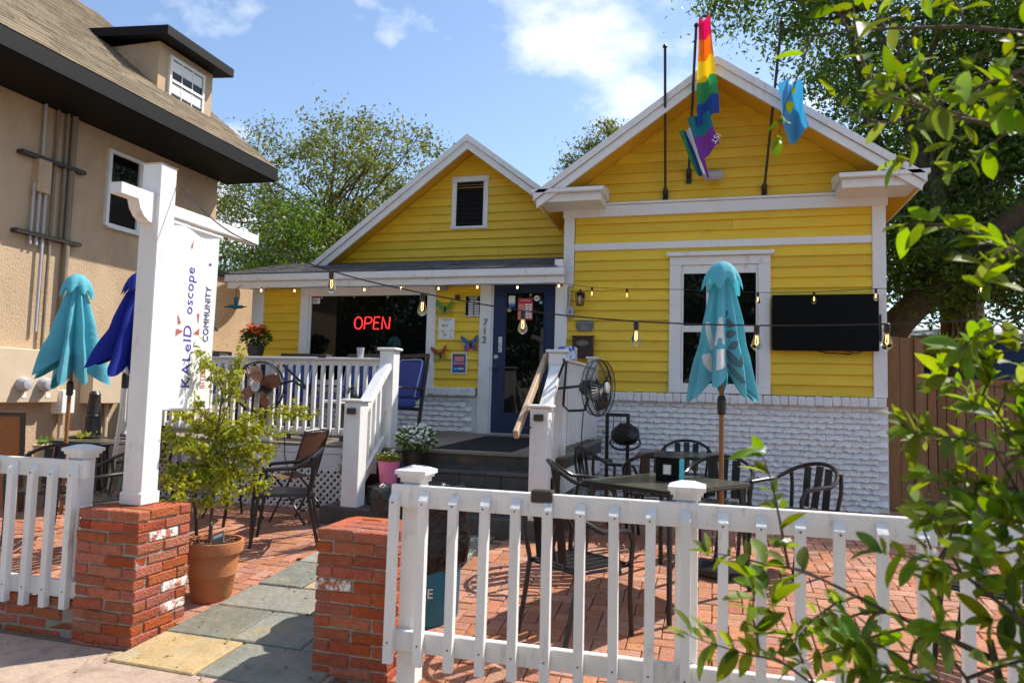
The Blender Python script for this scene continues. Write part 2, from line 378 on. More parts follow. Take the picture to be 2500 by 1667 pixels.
# clay pavers laid in herringbone; the nearest ones singly
def paver_mesh(seed):
    q = random.Random(seed); m = MB(); a, b, c = .097, .047, .004
    j = lambda: q.uniform(-.0015, .0015)
    lo = [(-a+j(), -b+j(), -.03), (a+j(), -b+j(), -.03), (a+j(), b+j(), -.03), (-a+j(), b+j(), -.03)]
    mid = [(x, y, -c) for x, y, z in lo]; top = [(x*(1-c/a*1.2), y*(1-c/b*1.2), j()) for x, y, z in lo]
    m.add(lo+mid+top, [(0, 1, 5, 4), (1, 2, 6, 5), (2, 3, 7, 6), (3, 0, 4, 7), (4, 5, 9, 8), (5, 6, 10, 9), (6, 7, 11, 10), (7, 4, 8, 11), (8, 9, 10, 11)])
    return m
PV = [paver_mesh(i) for i in range(6)]; PM = [p.mesh('brick', 'paver', normals=False) for p in PV]
spots = []
for i in range(-95, 62):
    for j in range(0, 62):
        k = (i-j) % 4
        if k == 0: c, r = ((i+1)*.1, (j+.5)*.1), 0
        elif k == 2: c, r = ((i+.5)*.1, j*.1), 1
        else: continue
        x, y = c[0], 3.72+c[1]
        if -3.36+.08*(y-3.6) < x < -2.02+.06*(y-3.6) and y < 6.6: continue
        if x < -1.3 and y > 7.3: continue
        if -3.9 < x < -1.35 and y > 6.4: continue
        if (x < -3.3 and y < 4.0): continue
        spots.append((x, y, r))
def vis(x, y):
    p = proj((x, y, G(y))); return -30 < p[0] < 2530 and p[1] < 1700
near = sorted([s for s in spots if vis(s[0], s[1])], key=lambda s: s[0]**2+s[1]**2)
first = set(near[:300]); rest = MB(); SL = math.atan(.12)
for (x, y, r) in spots:
    t = SL if y < 5.93 else 0; z = G(y)+rnd.uniform(-.003, .003); rz = (math.pi/2 if r else 0)+rnd.gauss(0, .012)
    mtx = Matrix.Translation((x, y, z)) @ Matrix.Rotation(t, 4, 'X') @ Matrix.Rotation(rz, 4, 'Z')
    k = rnd.randrange(6)
    if (x, y, r) in first:
        o = bpy.data.objects.new('brick', PM[k]); COL.objects.link(o); o.parent = patio; o.matrix_basis = mtx
    else:
        rest.add([mtx @ Vector(q) for q in PV[k].v], PV[k].f)
rest.build('brick_paving', 'paver', patio, kind='stuff', normals=False)
# flagstone path
path = struct(MB().hexa([(-3.34, 3.5, -.1), (-2.02, 3.5, -.1), (-1.9, 6.6, -.1), (-3.1, 6.6, -.1), (-3.34, 3.5, -.005), (-2.02, 3.5, -.005), (-1.9, 6.6, .285), (-3.1, 6.6, .285)]).build('path', 'mortar'))
fy = [3.46, 3.88, 4.33, 4.72, 5.2, 5.62, 6.05, 6.42]
for i in range(7):
    cuts = [0]+sorted([[.46], [.36, .74], [.55], [.3, .66], [.5], [.4, .72], [.55]][i])+[1]
    for a, b in zip(cuts[:-1], cuts[1:]):
        q = []
        for (u, y) in ((a, fy[i]), (b, fy[i]), (b, fy[i+1]), (a, fy[i+1])):
            xl = -3.35+.075*(y-3.6); xr = -2.03+.05*(y-3.6)
            gx = .008 if u == a else -.008; gy = .008 if y == fy[i] else -.008
            q.append((xl+(xr-xl)*u+gx+rnd.uniform(-.012, .012), y+gy+rnd.uniform(-.012, .012)))
        h = rnd.uniform(0, .006)
        zz = lambda y: .12*max(y, 3.46)-.432+(.024 if y < 3.7 else .014)+h if y < 5.93 else .294+h
        m = MB().hexa([(x, y, zz(y)-.05) for x, y in q]+[(x, y, max(.012, zz(y))) for x, y in q])
        m.build('flagstone', 'slate_ochre' if (i, a) in ((0, 0), (3, .3)) else 'slate', path, bevel=.007)

# ================================================================== BRICK PIERS AND LOW WALL
def brick_mesh(l, d, h, seed, name, mt, bev=.006):
    q = random.Random(seed); m = MB(); j = lambda s=.004: q.uniform(-s, s)
    m.hexa([(a*l/2+j(), b*d/2+j(), c*h/2+j(.003)) for c in (-1, 1) for a, b in ((-1, -1), (1, -1), (1, 1), (-1, 1))])
    return m.mesh(name, mt, bevel=bev)
BL = {k: [brick_mesh(k, .1, .058, 31*i+int(k*1000), 'brick', 'brick') for i in range(4)] for k in (.222, .25, .2)}
def pier(label, x0, y0, top, white):
    t = thing('brick_pier', label, 'brick pier', (x0+.23, y0+.23, top-.82), 'brick piers beside the garden path')
    s = .462; B(x0+.012, x0+s-.012, y0+.012, y0+s-.012, top-.9, top-.012).build('mortar_core', 'mortar', t)
    for c in range(13):
        z = top-.034-.068*c
        if c % 2 == 0:
            lay = [(x0+.114, y0+.05, 0, .222), (x0+.348, y0+.05, 0, .222), (x0+.114, y0+s-.05, 0, .222), (x0+.348, y0+s-.05, 0, .222), (x0+.05, y0+s/2, 1, .25), (x0+s-.05, y0+s/2, 1, .25)]
        else:
            lay = [(x0+.05, y0+.114, 1, .222), (x0+.05, y0+.348, 1, .222), (x0+s-.05, y0+.114, 1, .222), (x0+s-.05, y0+.348, 1, .222), (x0+s/2, y0+.05, 0, .25), (x0+s/2, y0+s-.05, 0, .25)]
        for n, (x, y, r, L) in enumerate(lay):
            px = proj((x, y, z)); lit = x > x0+s-.1
            o = place(rnd.choice(BL[L]), 'brick', (x+rnd.gauss(0, .0025), y+rnd.gauss(0, .0025), z+rnd.gauss(0, .002)), t,
                      (rnd.gauss(0, .012), rnd.gauss(0, .012), r*math.pi/2+rnd.choice((0, math.pi))+rnd.gauss(0, .01)),
                      mt='brick_splash' if (c, n) in white else None)
    for k in (-1, 1):                                               # two stretchers closing the top
        place(BL[.25][1], 'brick', (x0+s/2, y0+s/2+k*.058, top-.034), t, (0, 0, 0))
    return t
pier('red brick pier carrying the tall white sign post', -3.832, 3.655, .82, {(2, 5), (7, 3), (9, 3)})
pier('red brick pier hidden partly by the front fence and bin', -2.16, 3.68, .815, {(4, 0)})
lw = thing('low_brick_wall', 'low rough brick kerb wall under the left fence', 'brick wall', (-4.6, 3.8, 0))
B(-6.4, -3.845, 3.715, 3.9, -.1, .225).build('mortar_core', 'mortar', lw)
for c in range(4):
    z = .198-.068*c; x = -3.96-(.11 if c % 2 else 0)
    while x > -6.3:
        if rnd.random() > .07:
            place(rnd.choice(BL[.222]), 'brick', (x+rnd.gauss(0, .005), 3.757+rnd.gauss(0, .006), z), lw, (rnd.gauss(0, .02), rnd.gauss(0, .02), rnd.choice((0, math.pi))+rnd.gauss(0, .02)))
        x -= .235
for i in range(10):
    place(rnd.choice(BL[.2]), 'brick', (-3.97-.235*i+rnd.gauss(0, .02), 3.86, .235), lw, (rnd.gauss(0, .03), 0, rnd.gauss(0, .05)))

# ================================================================== WHITE PICKET FENCES
def picket(m, x, y, z0, z1, wd=.046, dp=.042):
    h = wd/2
    m.hexa([(x-h, y-dp, z0), (x+h, y-dp, z0), (x+h, y, z0), (x-h, y, z0), (x-h, y-dp, z1-.045), (x+h, y-dp, z1-.045), (x+h, y, z1), (x-h, y, z1)])
def cap_post(t, x, y, z0, z1, wd=.105):
    h = wd/2; p = B(x-h, x+h, y-h, y+h, z0, z1-.085).build('post', 'white_post', t, bevel=.004)
    c = MB()
    for a, b, e in ((.012, -.085, -.06), (.024, -.0595, -.042), (.036, -.0415, -.022)): c.box(x-h-a, x+h+a, y-h-a, y+h+a, z1+b, z1+e)
    a = h+.036; c.add([(x-a, y-a, z1-.0215), (x+a, y-a, z1-.0215), (x+a, y+a, z1-.0215), (x-a, y+a, z1-.0215), (x-.03, y-.03, z1), (x+.03, y-.03, z1), (x+.03, y+.03, z1), (x-.03, y+.03, z1)], [(3, 2, 1, 0), (4, 5, 6, 7), (0, 1, 5, 4), (1, 2, 6, 5), (2, 3, 7, 6), (3, 0, 4, 7)])
    c.build('cap', 'white_post', p)
def fence(label, x0, x1, y, ztop, posts, pitch, first, name='picket_fence', zb=.25):
    t = thing(name, label, 'picket fence', ((x0+x1)/2, y, 0), 'white picket fences along the sidewalk')
    B(x0, x1, y, y+.04, ztop-.115, ztop).build('top_rail', 'white_post', t, bevel=.004)
    B(x0, x1, y, y+.04, zb, zb+.105).build('bottom_rail', 'white_post', t, bevel=.004)
    me = one(lambda m: picket(m, 0, 0, 0, ztop-.03-(zb-.06))).mesh('picket', 'white_post')
    x = first
    while x < x1-.02:
        place(me, 'picket', (x, y-.001, zb-.06+rnd.uniform(-.004, .004)), t, (rnd.gauss(0, .003), rnd.gauss(0, .004), 0)); x += pitch
    nm = MB(); q = first
    while q < x1-.02:
        for zz in (ztop-.09, zb+.05): nm.box(q-.004, q+.004, y-.0455, y-.042, zz-.004, zz+.004)
        q += pitch
    nm.build('nail_heads', 'bronze', t, kind='stuff')
    for px in posts: cap_post(t, px, y+.1, .05, ztop+.095)
    return t
fence('white picket fence panel on the low brick kerb wall', -6.3, -3.85, 3.70, 1.10, (-3.975, -5.9), .163, -6.2, zb=.24)
fr = fence('long white picket fence right of the brick pier', -1.66, 3.4, 3.57, 1.10, (-1.56, -.12, 1.42, 2.9),   .168, -1.632, zb=.24)
for x in (-.83,):
    B(x-.055, x+.055, 3.555, 3.625, 1.055, 1.118).build('rail_light', 'bronze', fr, bevel=.006)

# ================================================================== SIGN POST AND BANNER
sp = thing('sign_post', 'tall white timber post with bracket arm on the brick pier', 'post', (-3.62, 3.92, .82))
B(-3.692, -3.542, 3.845, 3.995, .82, 3.07).build('post', 'white_post', sp, bevel=.006)
B(-3.702, -3.532, 3.835, 4.005, .82, .90).build('base_collar', 'white_post', sp, bevel=.006)
MB().add([(-3.70, 3.837, 3.071), (-3.534, 3.837, 3.071), (-3.534, 4.003, 3.071), (-3.70, 4.003, 3.071), (-3.617, 3.92, 3.10)], [(3, 2, 1, 0), (0, 1, 4), (1, 2, 4), (2, 3, 4), (3, 0, 4)]).build('cap', 'white_post', sp)
pr = [(3.845, 2.85), (3.845, 2.70)]+[(3.70+.145-.145*math.cos(a)*1, 2.70+.0+.09*math.sin(a)) for a in [R(90)*k/6 for k in range(7)]][::-1]+[(3.62, 2.72), (3.62, 2.85)]
MB().prism([(-3.66, y, z) for y, z in [(3.844, 2.86), (3.844, 2.66), (3.80, 2.665), (3.755, 2.69), (3.72, 2.735), (3.70, 2.79), (3.56, 2.79), (3.56, 2.86)]], (.09, 0, 0)).build('corbel', 'white_post', sp)
B(-3.655, -3.575, 3.996, 4.98, 2.75, 2.83).build('arm', 'white_post', sp, bevel=.004)
MB().prism([(-3.6, 4.0, 2.745), (-3.6, 4.0, 2.5), (-3.6, 4.045, 2.5), (-3.6, 4.2, 2.70), (-3.6, 4.22, 2.745)], (-.03, 0, 0)).build('brace', 'white_post', sp)
bn = thing('hanging_banner', 'white vertical banner with purple lettering beside the tall post', 'banner', (-3.59, 4.4, 1.44))
BX = -3.585
def bdisp(y, z): u, v = (y-4.03)/.475, (z-1.44)/1.27; return BX+.012*math.sin(3*v+4*u)*(1-v)+.010*math.sin(7*u)
MB().grid(lambda u, v: (bdisp(4.03+.475*u, 1.44+1.27*v), 4.03+.475*u, 1.44+1.27*v), 10, 16).build('banner_cloth', 'banner', bn, smooth=True, normals=False)
MB().tube([(BX, 4.01, 1.435), (BX, 4.525, 1.435)], .012, 8).build('bottom_bar', 'whiteplastic', bn)
MB().tube([(BX, 4.01, 2.715), (BX, 4.54, 2.715)], .012, 8).build('top_bar', 'whiteplastic', bn)
BT = BX+.028
def flat_on(t):
    o_ = org(bn)
    for v in t.data.vertices: v.co.x = bdisp(v.co.y+o_.y, v.co.z+o_.z)-o_.x+(.0035 if v.co.x+o_.x > BT-.0005 else .0015)
    return t
def word(body, size, mt, y, z, sx, gap=1.):
    x = z
    for ch in body:                                                 # every letter a piece of its own
        t = text('letter', ch, size, mt, (BT, y, x), (0, 0, 1), (0, -1, 0), bn, align='LEFT', sx=sx)
        flat_on(t)
        w_ = max([v.co.z for v in t.data.vertices], default=0)+org(bn).z-x if len(t.data.vertices) else size*.3*sx
        x += max(w_, size*.05*sx)+size*.09*sx*gap
word('KALeID', .145, 'purple', 4.235, 1.575, .86); word('oscope', .135, 'purple', 4.235, 2.10, .80)
word('BITES', .066, 'pinkprint', 4.43, 1.58, .80); word('\u2022', .08, 'darkprint', 4.435, 1.83, .9)
word('COMMUNITY', .068, 'darkprint', 4.435, 1.92, .95); word('\u2022', .08, 'darkprint', 4.435, 2.48, .9)
for (y, z, a, s) in ((4.135, 1.96, .3, .75), (4.125, 2.06, 2.2, .6), (4.335, 1.99, 3.5, .75), (4.345, 2.08, 5, .6), (4.235, 2.6, 1.2, .5)):
    d = [(math.cos(a+k)*.05*s, math.sin(a+k)*.075*s) for k in (0, 2.3, 3.3)]
    MB().prism([(BT, y+p, z+q) for p, q in d], (.003, 0, 0)).build('star_ray', 'pinkprint', bn)
for o in bn.children:
    if o.name.startswith('star_ray'): flat_on(o)

# ================================================================== THE YELLOW HOUSE
H = thing('yellow_house', 'yellow clapboard bungalow with two white trimmed gables', 'house', (0, 9.7, .28))
E_ = .137
def siding(z0, z1, span, yf, holes=(), name='siding_board'):
    z = z0
    while z < z1-.02:
        zt = min(z+E_+.012, z1+.012)
        s0 = span(z); s1 = span(min(z+E_, z1)); iv = []
        if s0 and s0[1]-s0[0] > .08:
            c_ = (s0[0]+s0[1])/2
            iv = [(s0[0], s0[1], s1[0], s1[1])] if s1 and s1[1] > s1[0] else [(s0[0], s0[1], c_-.01, c_+.01)]
        for (hx0, hx1, hz0, hz1) in holes:
            if z >= hz0-.03 and z+E_ <= hz1+.03:
                n = []
                for a, b, c, d in iv:
                    if hx0 > a and hx1 < b: n += [(a, hx0, c, hx0), (hx1, b, hx1, d)]
                    else: n.append((a, b, c, d))
                iv = n
        n = []
        for a, b, c, d in iv:
            if b-a > 1.5 and rnd.random() < .65:
                q = rnd.uniform(a+.5, b-.5); n += [(a, q-.0012, c, q-.0012), (q+.0012, b, q+.0012, d)]
            else: n.append((a, b, c, d))
        for a, b, c, d in n:
            j = rnd.uniform(-.002, .002); yb = yf-.036+j; yt = yf-.006+j
            MB().hexa([(a, yb, z), (b, yb, z), (b, yf+.02, z), (a, yf+.02, z), (c, yt, zt), (d, yt, zt), (d, yf+.02, zt), (c, yf+.02, zt)]).build(name, 'yellow', H)
        z += E_
PX, PZ, TS = .02, 5.90, .70                                         # right gable ridge, at the roof's top surface
LX_, LZ, TL = -3.69, 5.58, .75                                      # left gable ridge
# masses behind the cladding
MB().prism([(-2.0, 9.722, .2), (2.05, 9.722, .2), (2.05, 9.722, PZ-TS*2.03-.15), (PX, 9.722, PZ-.15), (-2.0, 9.722, PZ-TS*2.02-.15)], (0, 10, 0)).build('wall', 'yellow', H)
B(-6.95, -2.003, 9.722, 10.6, .3, 3.3).build('wall', 'yellow', H)
MB().prism([(-6.2, 10.622, .3), (-2.004, 10.622, .3), (-2.004, 10.622, LZ-TL*1.686-.14), (LX_, 10.622, LZ-.14), (-6.2, 10.622, LZ-TL*2.51-.14)], (0, 9, 0)).build('wall', 'yellow', H)
WIN = (-.50, .63, 1.70, 3.44)
siding(1.675, 3.60, lambda z: (-1.86, 1.90), YF, (WIN,))
siding(1.675, 3.10, lambda z: (-2.0, -1.86), YF)
siding(3.69, 4.055, lambda z: (-1.86, 1.90), YF)
siding(4.245, 5.74, lambda z: (PX-(PZ-.16-z)/TS, PX+(PZ-.16-z)/TS) if z < PZ-.17 else None, YF)
siding(1.66, 3.12, lambda z: (-6.79, -6.12), YF); siding(1.66, 3.12, lambda z: (-3.90, -3.2), YF)
siding(3.62, 5.42, lambda z: (max(-6.2, LX_-(LZ-.16-z)/TL), min(-2.02, LX_+(LZ-.16-z)/TL)) if z < LZ-.17 else None, 10.6, ((-4.0, -3.49, 4.24, 4.92),))
# corner boards, frieze, band
def W(name, *a, bev=.005): return B(*a).build(name, 'white', H, bevel=bev)
W('corner_board', -2.015, -1.868, YF-.05, YF+.02, 3.105, 4.06); W('corner_board', 1.895, 2.05, YF-.05, YF+.1, 1.67, 4.06)
W('frieze', -2.03, 2.075, YF-.055, YF+.02, 4.06, 4.215); W('frieze_cap', -2.04, 2.095, YF-.075, YF+.02, 4.218, 4.25)
W('band', -1.866, 1.893, YF-.045, YF+.02, 3.597, 3.693)
# roofs
def gable_roof(px, pz, t, half_l, half_r, y0, y1, th, mtl):
    for s_, half in ((-1, half_l), (1, half_r)):
        e = px+s_*half; ez = pz-t*half
        m = MB().prism([(px, y0+.03, pz), (e, y0+.03, ez), (e, y0+.03, ez-.03), (px, y0+.03, pz-.03)], (0, y1-y0, 0)); m.build('roof', mtl, H)
        MB().prism([(px, y0+.05, pz-.033), (e, y0+.05, ez-.033), (e, y0+.05, ez-th), (px, y0+.05, pz-th)], (0, y1-y0-.1, 0)).build('soffit', 'yellow2', H)
        w1, w2 = .10, .215
        MB().prism([(px, y0-.02, pz+.012), (e+s_*.045, y0-.02, ez-.022), (e+s_*.045, y0-.02, ez-w1-.02), (px, y0-.02, pz+.012-w1)], (0, .065, 0)).build('rake_crown', 'white', H)
        MB().prism([(px, y0+.01, pz-.09), (e, y0+.01, ez-.105), (e, y0+.01, ez-w2), (px, y0+.01, pz-w2)], (0, .036, 0)).build('rake_board', 'white', H)
        B(min(e, e+s_*.02), max(e, e+s_*.02), y0+.05, y1, ez-.16, ez-.002).build('eave_board', 'white', H)
gable_roof(PX, PZ, TS, 2.30, 2.30, 9.08, 20, .15, 'shingle')
gable_roof(LX_, LZ, TL, 2.62, 1.66, 10.2, 20, .14, 'shingle')
# cornice returns
for x0, x1 in ((1.43, 2.40), (-2.36, -1.39)):
    m = MB().box(x0+.04, x1-.04, 9.14, YF-.03, 4.16, 4.268)
    m.build('cornice_return', 'white', H, bevel=.004); W('cornice_cap', x0, x1, 9.06, YF-.03, 4.27, 4.325)
    MB().prism([(x0, 9.06, 4.327), (x0, YF-.03, 4.327), (x0, YF-.03, 4.44)], (x1-x0, 0, 0)).build('cornice_slope', 'white', H)
# attic vent window of the left gable
for a in ((-4.06, -3.43, 4.19, 4.235, .05), (-4.05, -3.97, 4.238, 4.95, .04), (-3.52, -3.44, 4.238, 4.95, .04), (-4.06, -3.43, 4.953, 5.04, .045)): W('attic_casing', a[0], a[1], 10.6-a[4], 10.62, a[2], a[3])
B(-3.968, -3.522, 10.575, 10.62, 4.24, 4.95).build('attic_vent', 'darkwood', H)
for i in range(9): MB().hexa([(-3.966, 10.56, 4.26+.075*i), (-3.524, 10.56, 4.26+.075*i), (-3.524, 10.574, 4.29+.075*i), (-3.966, 10.574, 4.29+.075*i), (-3.966, 10.56, 4.268+.075*i), (-3.524, 10.56, 4.268+.075*i), (-3.524, 10.574, 4.298+.075*i), (-3.966, 10.574, 4.298+.075*i)]).build('louvre', 'darkwood', H)
# right window
wn = B(-.385, .525, YF-.003, YF+.02, 1.80, 3.30).build('window', 'glass', H)
def wf(name, *a): return B(*a).build(name, 'white', wn, bevel=.004)
wf('casing', -.567, -.415, YF-.058, YF+.01, 1.677, 3.36); wf('casing', .552, .70, YF-.058, YF+.01, 1.677, 3.36)
wf('head_casing', -.567, .70, YF-.058, YF+.01, 3.362, 3.475); wf('head_cap', -.61, .745, YF-.11, YF+.01, 3.478, 3.532)
wf('sill', -.567, .70, YF-.075, YF+.01, 1.677, 1.80)
wf('jamb', -.413, -.385, YF-.04, YF, 1.802, 3.36); wf('jamb', .525, .55, YF-.04, YF, 1.802, 3.36)
wf('sash_rail', -.384, .524, YF-.036, YF-.001, 3.25, 3.36); wf('meeting_rail', -.384, .524, YF-.034, YF-.001, 2.475, 2.56)
wf('muntin', -.095, -.065, YF-.028, YF-.001, 2.562, 3.248); wf('muntin', .205, .235, YF-.028, YF-.001, 2.562, 3.248)
# porch front: big window, door, trim
W('corner_board', -6.995, -6.79, YF-.05, YF+.02, 1.03, 3.14)
bw = B(-5.95, -4.03, YF-.004, YF+.02, 1.70, 3.02).build('window', 'glass', H)
def wf2(name, *a): return B(*a).build(name, 'white', bw, bevel=.004)
wf2('casing', -6.135, -5.99, YF-.05, YF+.02, 1.66, 3.14); wf2('casing', -4.03, -3.895, YF-.05, YF+.02, 1.66, 3.14)
wf2('head_casing', -5.988, -4.032, YF-.05, YF+.02, 3.012, 3.14); wf2('jamb', -5.988, -5.955, YF-.03, YF+.01, 1.75, 3.01)
wf2('sill', -5.988, -4.032, YF-.05, YF+.02, 1.66, 1.74); wf2('sash_panel', -4.38, -4.034, YF-.028, YF-.005, 1.742, 1.88)
W('door_casing', -3.218, -3.045, YF-.055, YF+.02, 1.03, 3.14); W('door_casing', -2.118, -1.948, YF-.055, YF+.02, 1.03, 3.105)
W('door_stop', -3.043, -3.02, YF-.035, YF+.01, 1.03, 3.14)
dr = thing  # noqa
door = B(-3.018, -2.12, YF-.015, YF+.02, 1.05, 3.14).build('door', 'navy', H)
B(-3.018, -2.12, YF-.05, YF+.02, 1.028, 1.048).build('threshold', 'steel', H)
B(-2.825, -2.285, YF-.02, YF-.016, 1.335, 3.02).build('glass_pane', 'glass', door)
for a in ((-2.84, -2.825, 1.32, 3.035), (-2.285, -2.27, 1.32, 3.035), (-2.825, -2.285, 1.32, 1.335), (-2.825, -2.285, 3.02, 3.035)):
    B(a[0], a[1], YF-.028, YF-.016, a[2], a[3]).build('glass_bead', 'navy', door)
MB().lathe((-2.965, YF-.016, 2.115), [(.034, 0), (.034, -.012), (.024, -.022), (.024, -.03)], 16, axis='y').build('deadbolt', 'steel', door, smooth=True)
MB().lathe((-2.965, YF-.016, 1.965), [(.03, 0), (.03, -.008), (.012, -.012), (.012, -.035), (.028, -.045), (.03, -.06), (.018, -.072)], 16, axis='y').build('knob', 'bronze', door, smooth=True)
# porch roof, fascia and gutter
W('porch_fascia', -7.22, -1.94, 9.33, 9.37, 3.10, 3.20); W('porch_gutter', -7.24, -1.93, 9.27, 9.37, 3.203, 3.31, bev=.012)
B(-7.2, -2.02, 9.375, YF-.03, 3.142, 3.16).build('porch_ceiling', 'white', H)
MB().prism([(-7.22, 9.29, 3.315), (-7.22, 10.63, 3.70), (-7.22, 10.63, 3.60), (-7.22, 9.29, 3.29)], (5.19, 0, 0)).build('porch_roof', 'shingle', H)
sh = MB()
for i in range(10):
    y = 9.27+.135*i; z = 3.318+.0388*i*1.0
    x = -7.22
    while x < -2.05:
        l = min(rnd.uniform(.16, .34), -2.02-x); j = rnd.uniform(0, .004)
        sh.hexa([(x+.003, y, z-.004), (x+l, y, z-.004), (x+l, y+.15, z+.035), (x+.003, y+.15, z+.035), (x+.003, y, z+.008+j), (x+l, y, z+.008+j), (x+l, y+.15, z+.042+j), (x+.003, y+.15, z+.042+j)]); x += l
sh.build('shingles', 'shingle', H, kind='stuff')
W('porch_end_bracket', -2.06, -1.95, 9.30, 9.36, 3.32, 3.42)
# painted brick wainscot
def slump(seed, l=.197, h=.069):
    q = random.Random(seed); m = MB(); n = 6; v = []
    for k in range(n+1):
        x = -l/2+l*k/n; e = .010*(k in (0, n))
        v.append((x, -.006+e+q.uniform(-.003, .003), h/2-.004)); v.append((x, -.016+e+q.uniform(-.004, .003), q.uniform(-.006, .006)))
        v.append((x, -.034+e+q.uniform(-.009, .006), -h/2+.008+q.uniform(-.014, .008))); v.append((x, .01, -h/2+.012+q.uniform(-.006, .005)))
    f = []
    for k in range(n):
        for r in range(3): f.append((4*k+r, 4*k+4+r, 4*k+5+r, 4*k+1+r))
    m.add(v, f); return m
SLM = [slump(i) for i in range(8)]; SLME = [s.mesh('brick', 'white_brick', smooth=True, normals=True) for s in SLM]
B(-1.95, 2.06, YF-.012, YF+.02, .2, 1.56).build('wainscot', 'white_brick', H)
B(-6.95, -3.21, YF-.012, YF+.02, 1.0, 1.545).build('wainscot', 'white_brick', H)
lowb = MB(); count = 0
for zone in ((-1.95, 2.06, 1.52, .30), (-6.9, -3.22, 1.51, 1.05)):
    z = zone[2]; row = 0
    while z > zone[3]:
        x = zone[0]+.1+(.1 if row % 2 else 0)
        while x < zone[1]-.09:
            k = rnd.randrange(8); loc = (x, YF-.012, z+rnd.uniform(-.004, .004))
            if (zone[0] > -3 and z > .82) or (zone[0] < -3 and x > -5.0): place(SLME[k], 'brick', loc, H); count += 1
            else: lowb.add([(a+loc[0], b+loc[1], c+loc[2]) for a, b, c in SLM[k].v], SLM[k].f)
            x += .2
        z -= .071; row += 1
lowb.build('brickwork', 'white_brick', H, kind='stuff')
cm_ = [brick_mesh(.098, .13, .118, 77+i, 'coping_brick', 'white_brick', .012) for i in range(5)]
for x0, x1 in ((-1.93, 2.06), (-6.9, -3.25)):
    x = x0+.05
    while x < x1: place(rnd.choice(cm_), 'coping_brick', (x, YF-.035+rnd.gauss(0, .004), 1.607+rnd.gauss(0, .003)), H, (rnd.gauss(0, .01), rnd.gauss(0, .02), rnd.gauss(0, .015))); x += .1015

# ================================================================== PORCH, STEPS AND RAILINGS
P = thing('front_porch', 'white railed front porch with dark slate steps', 'porch', (-3.5, 8.2, .28))
def zd(y): return .98+.05*(y-7.15)/2.55
m = MB().hexa([(-7.0, 7.15, .85), (-1.45, 7.15, .85), (-1.45, 9.69, .85), (-7.0, 9.69, .85), (-7.0, 7.15, .98), (-1.45, 7.15, .98), (-1.45, 9.69, 1.03), (-7.0, 9.69, 1.03)]); m.build('deck_core', 'slate_dark', P)
y = 7.12
while y < 9.66:
    y2 = min(y+.138, 9.66)
    MB().hexa([(-7.02, y+.004, zd(y)-.02), (-1.43, y+.004, zd(y)-.02), (-1.43, y2, zd(y2)-.02), (-7.02, y2, zd(y2)-.02), (-7.02, y+.004, zd(y)+.004), (-1.43, y+.004, zd(y)+.004), (-1.43, y2, zd(y2)+.004), (-7.02, y2, zd(y2)+.004)]).build('deck_board', 'deck', P); y += .142
def PW(name, *a, bev=.004): return B(*a).build(name, 'white_post', P, bevel=bev)
PW('deck_fascia', -7.0, -3.50, 7.115, 7.148, .885, .955); PW('deck_apron', -7.0, -3.50, 7.12, 7.148, .70, .882)
PW('deck_apron', -1.49, -1.46, 7.2, 9.66, .60, .93)
# lattice under the deck, strip by strip
LT = []
for sgn in (1, -1):
    x = -7.6
    while x < -3.0:
        a = Vector((x, 0, .27)); b = Vector((x+sgn*.45, 0, .72))
        if min(a.x, b.x) > -7.0 and max(a.x, b.x) < -3.5:
            yy = 7.118 if sgn > 0 else 7.126
            MB().bar((a.x, yy, a.z), (b.x, yy, b.z), .030, .007, (0, 1, 0)).build('lattice_slat', 'white_post', P)
        x += .083
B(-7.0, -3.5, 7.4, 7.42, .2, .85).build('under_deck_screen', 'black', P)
# steps
st = B(-3.72, -1.42, 6.36, 7.2, .12, .455).build('step', 'slate_dark', P, bevel=.012)
for i, (y, z) in enumerate(((6.62, .64), (6.90, .81), (7.15, .955))):
    B(-3.345, -1.61, y+.02, 7.4, z-.18 if i else .456, z-.03).build('riser', 'slate_dark', P)
    x = -3.345
    while x < -1.62:
        l = min(.44, -1.61-x); B(x+.003, x+l-.003, y+.004, y+.019, z-.182+(.012 if i == 0 else 0), z-.034).build('slate_tile', 'slate_dark', P, bevel=.003); x += .44
    if i < 2:
        x = -3.345
        while x < -1.62:
            l = min(.58, -1.61-x); B(x+.003, x+l-.003, y-.012, y+.29, z-.03, z).build('tread_stone', 'slate_dark', P, bevel=.005); x += .58
# deck railing
def rail_post(x, y, z0, z1, wd=.165, light=False):
    h = wd/2; p = B(x-h, x+h, y-h, y+h, z0, z1).build('post', 'white_post', P, bevel=.006)
    B(x-h-.028, x+h+.028, y-h-.028, y+h+.028, z1+.001, z1+.034).build('post_cap', 'white_post', p, bevel=.012)
    if light: B(x-.045, x+.045, y-h-.032, y-h-.001, z1-.115, z1-.055).build('step_light', 'bronze', p, bevel=.006)
PY = 7.19
rail_post(-3.44, PY+.04, .98, 2.035); rail_post(-1.545, PY+.04, .98, 2.03)
rail_post(-3.42, 6.47, .455, 1.475, .175, True); rail_post(-1.53, 6.47, .455, 1.475, .17, True)
rail_post(-1.56, 9.55, 1.0, 2.09, .12)
for x0, x1 in ((-4.885, -3.525), (-6.95, -4.975)):
    PW('top_rail', x0, x1, PY, PY+.045, 1.865, 1.925); PW('bottom_rail', x0, x1, PY, PY+.045, 1.085, 1.165)
PW('rail_cap', -6.95, -3.53, PY-.06, PY+.075, 1.928, 1.955)
PW('rail_post', -4.975, -4.885, PY-.02, PY+.07, .985, 1.927); PW('rail_post', -7.0, -6.91, PY-.02, PY+.07, .985, 1.927)
pk = one(lambda m: picket(m, 0, 0, 0, .79, .04, .036)).mesh('baluster', 'white_post')
x = -6.86
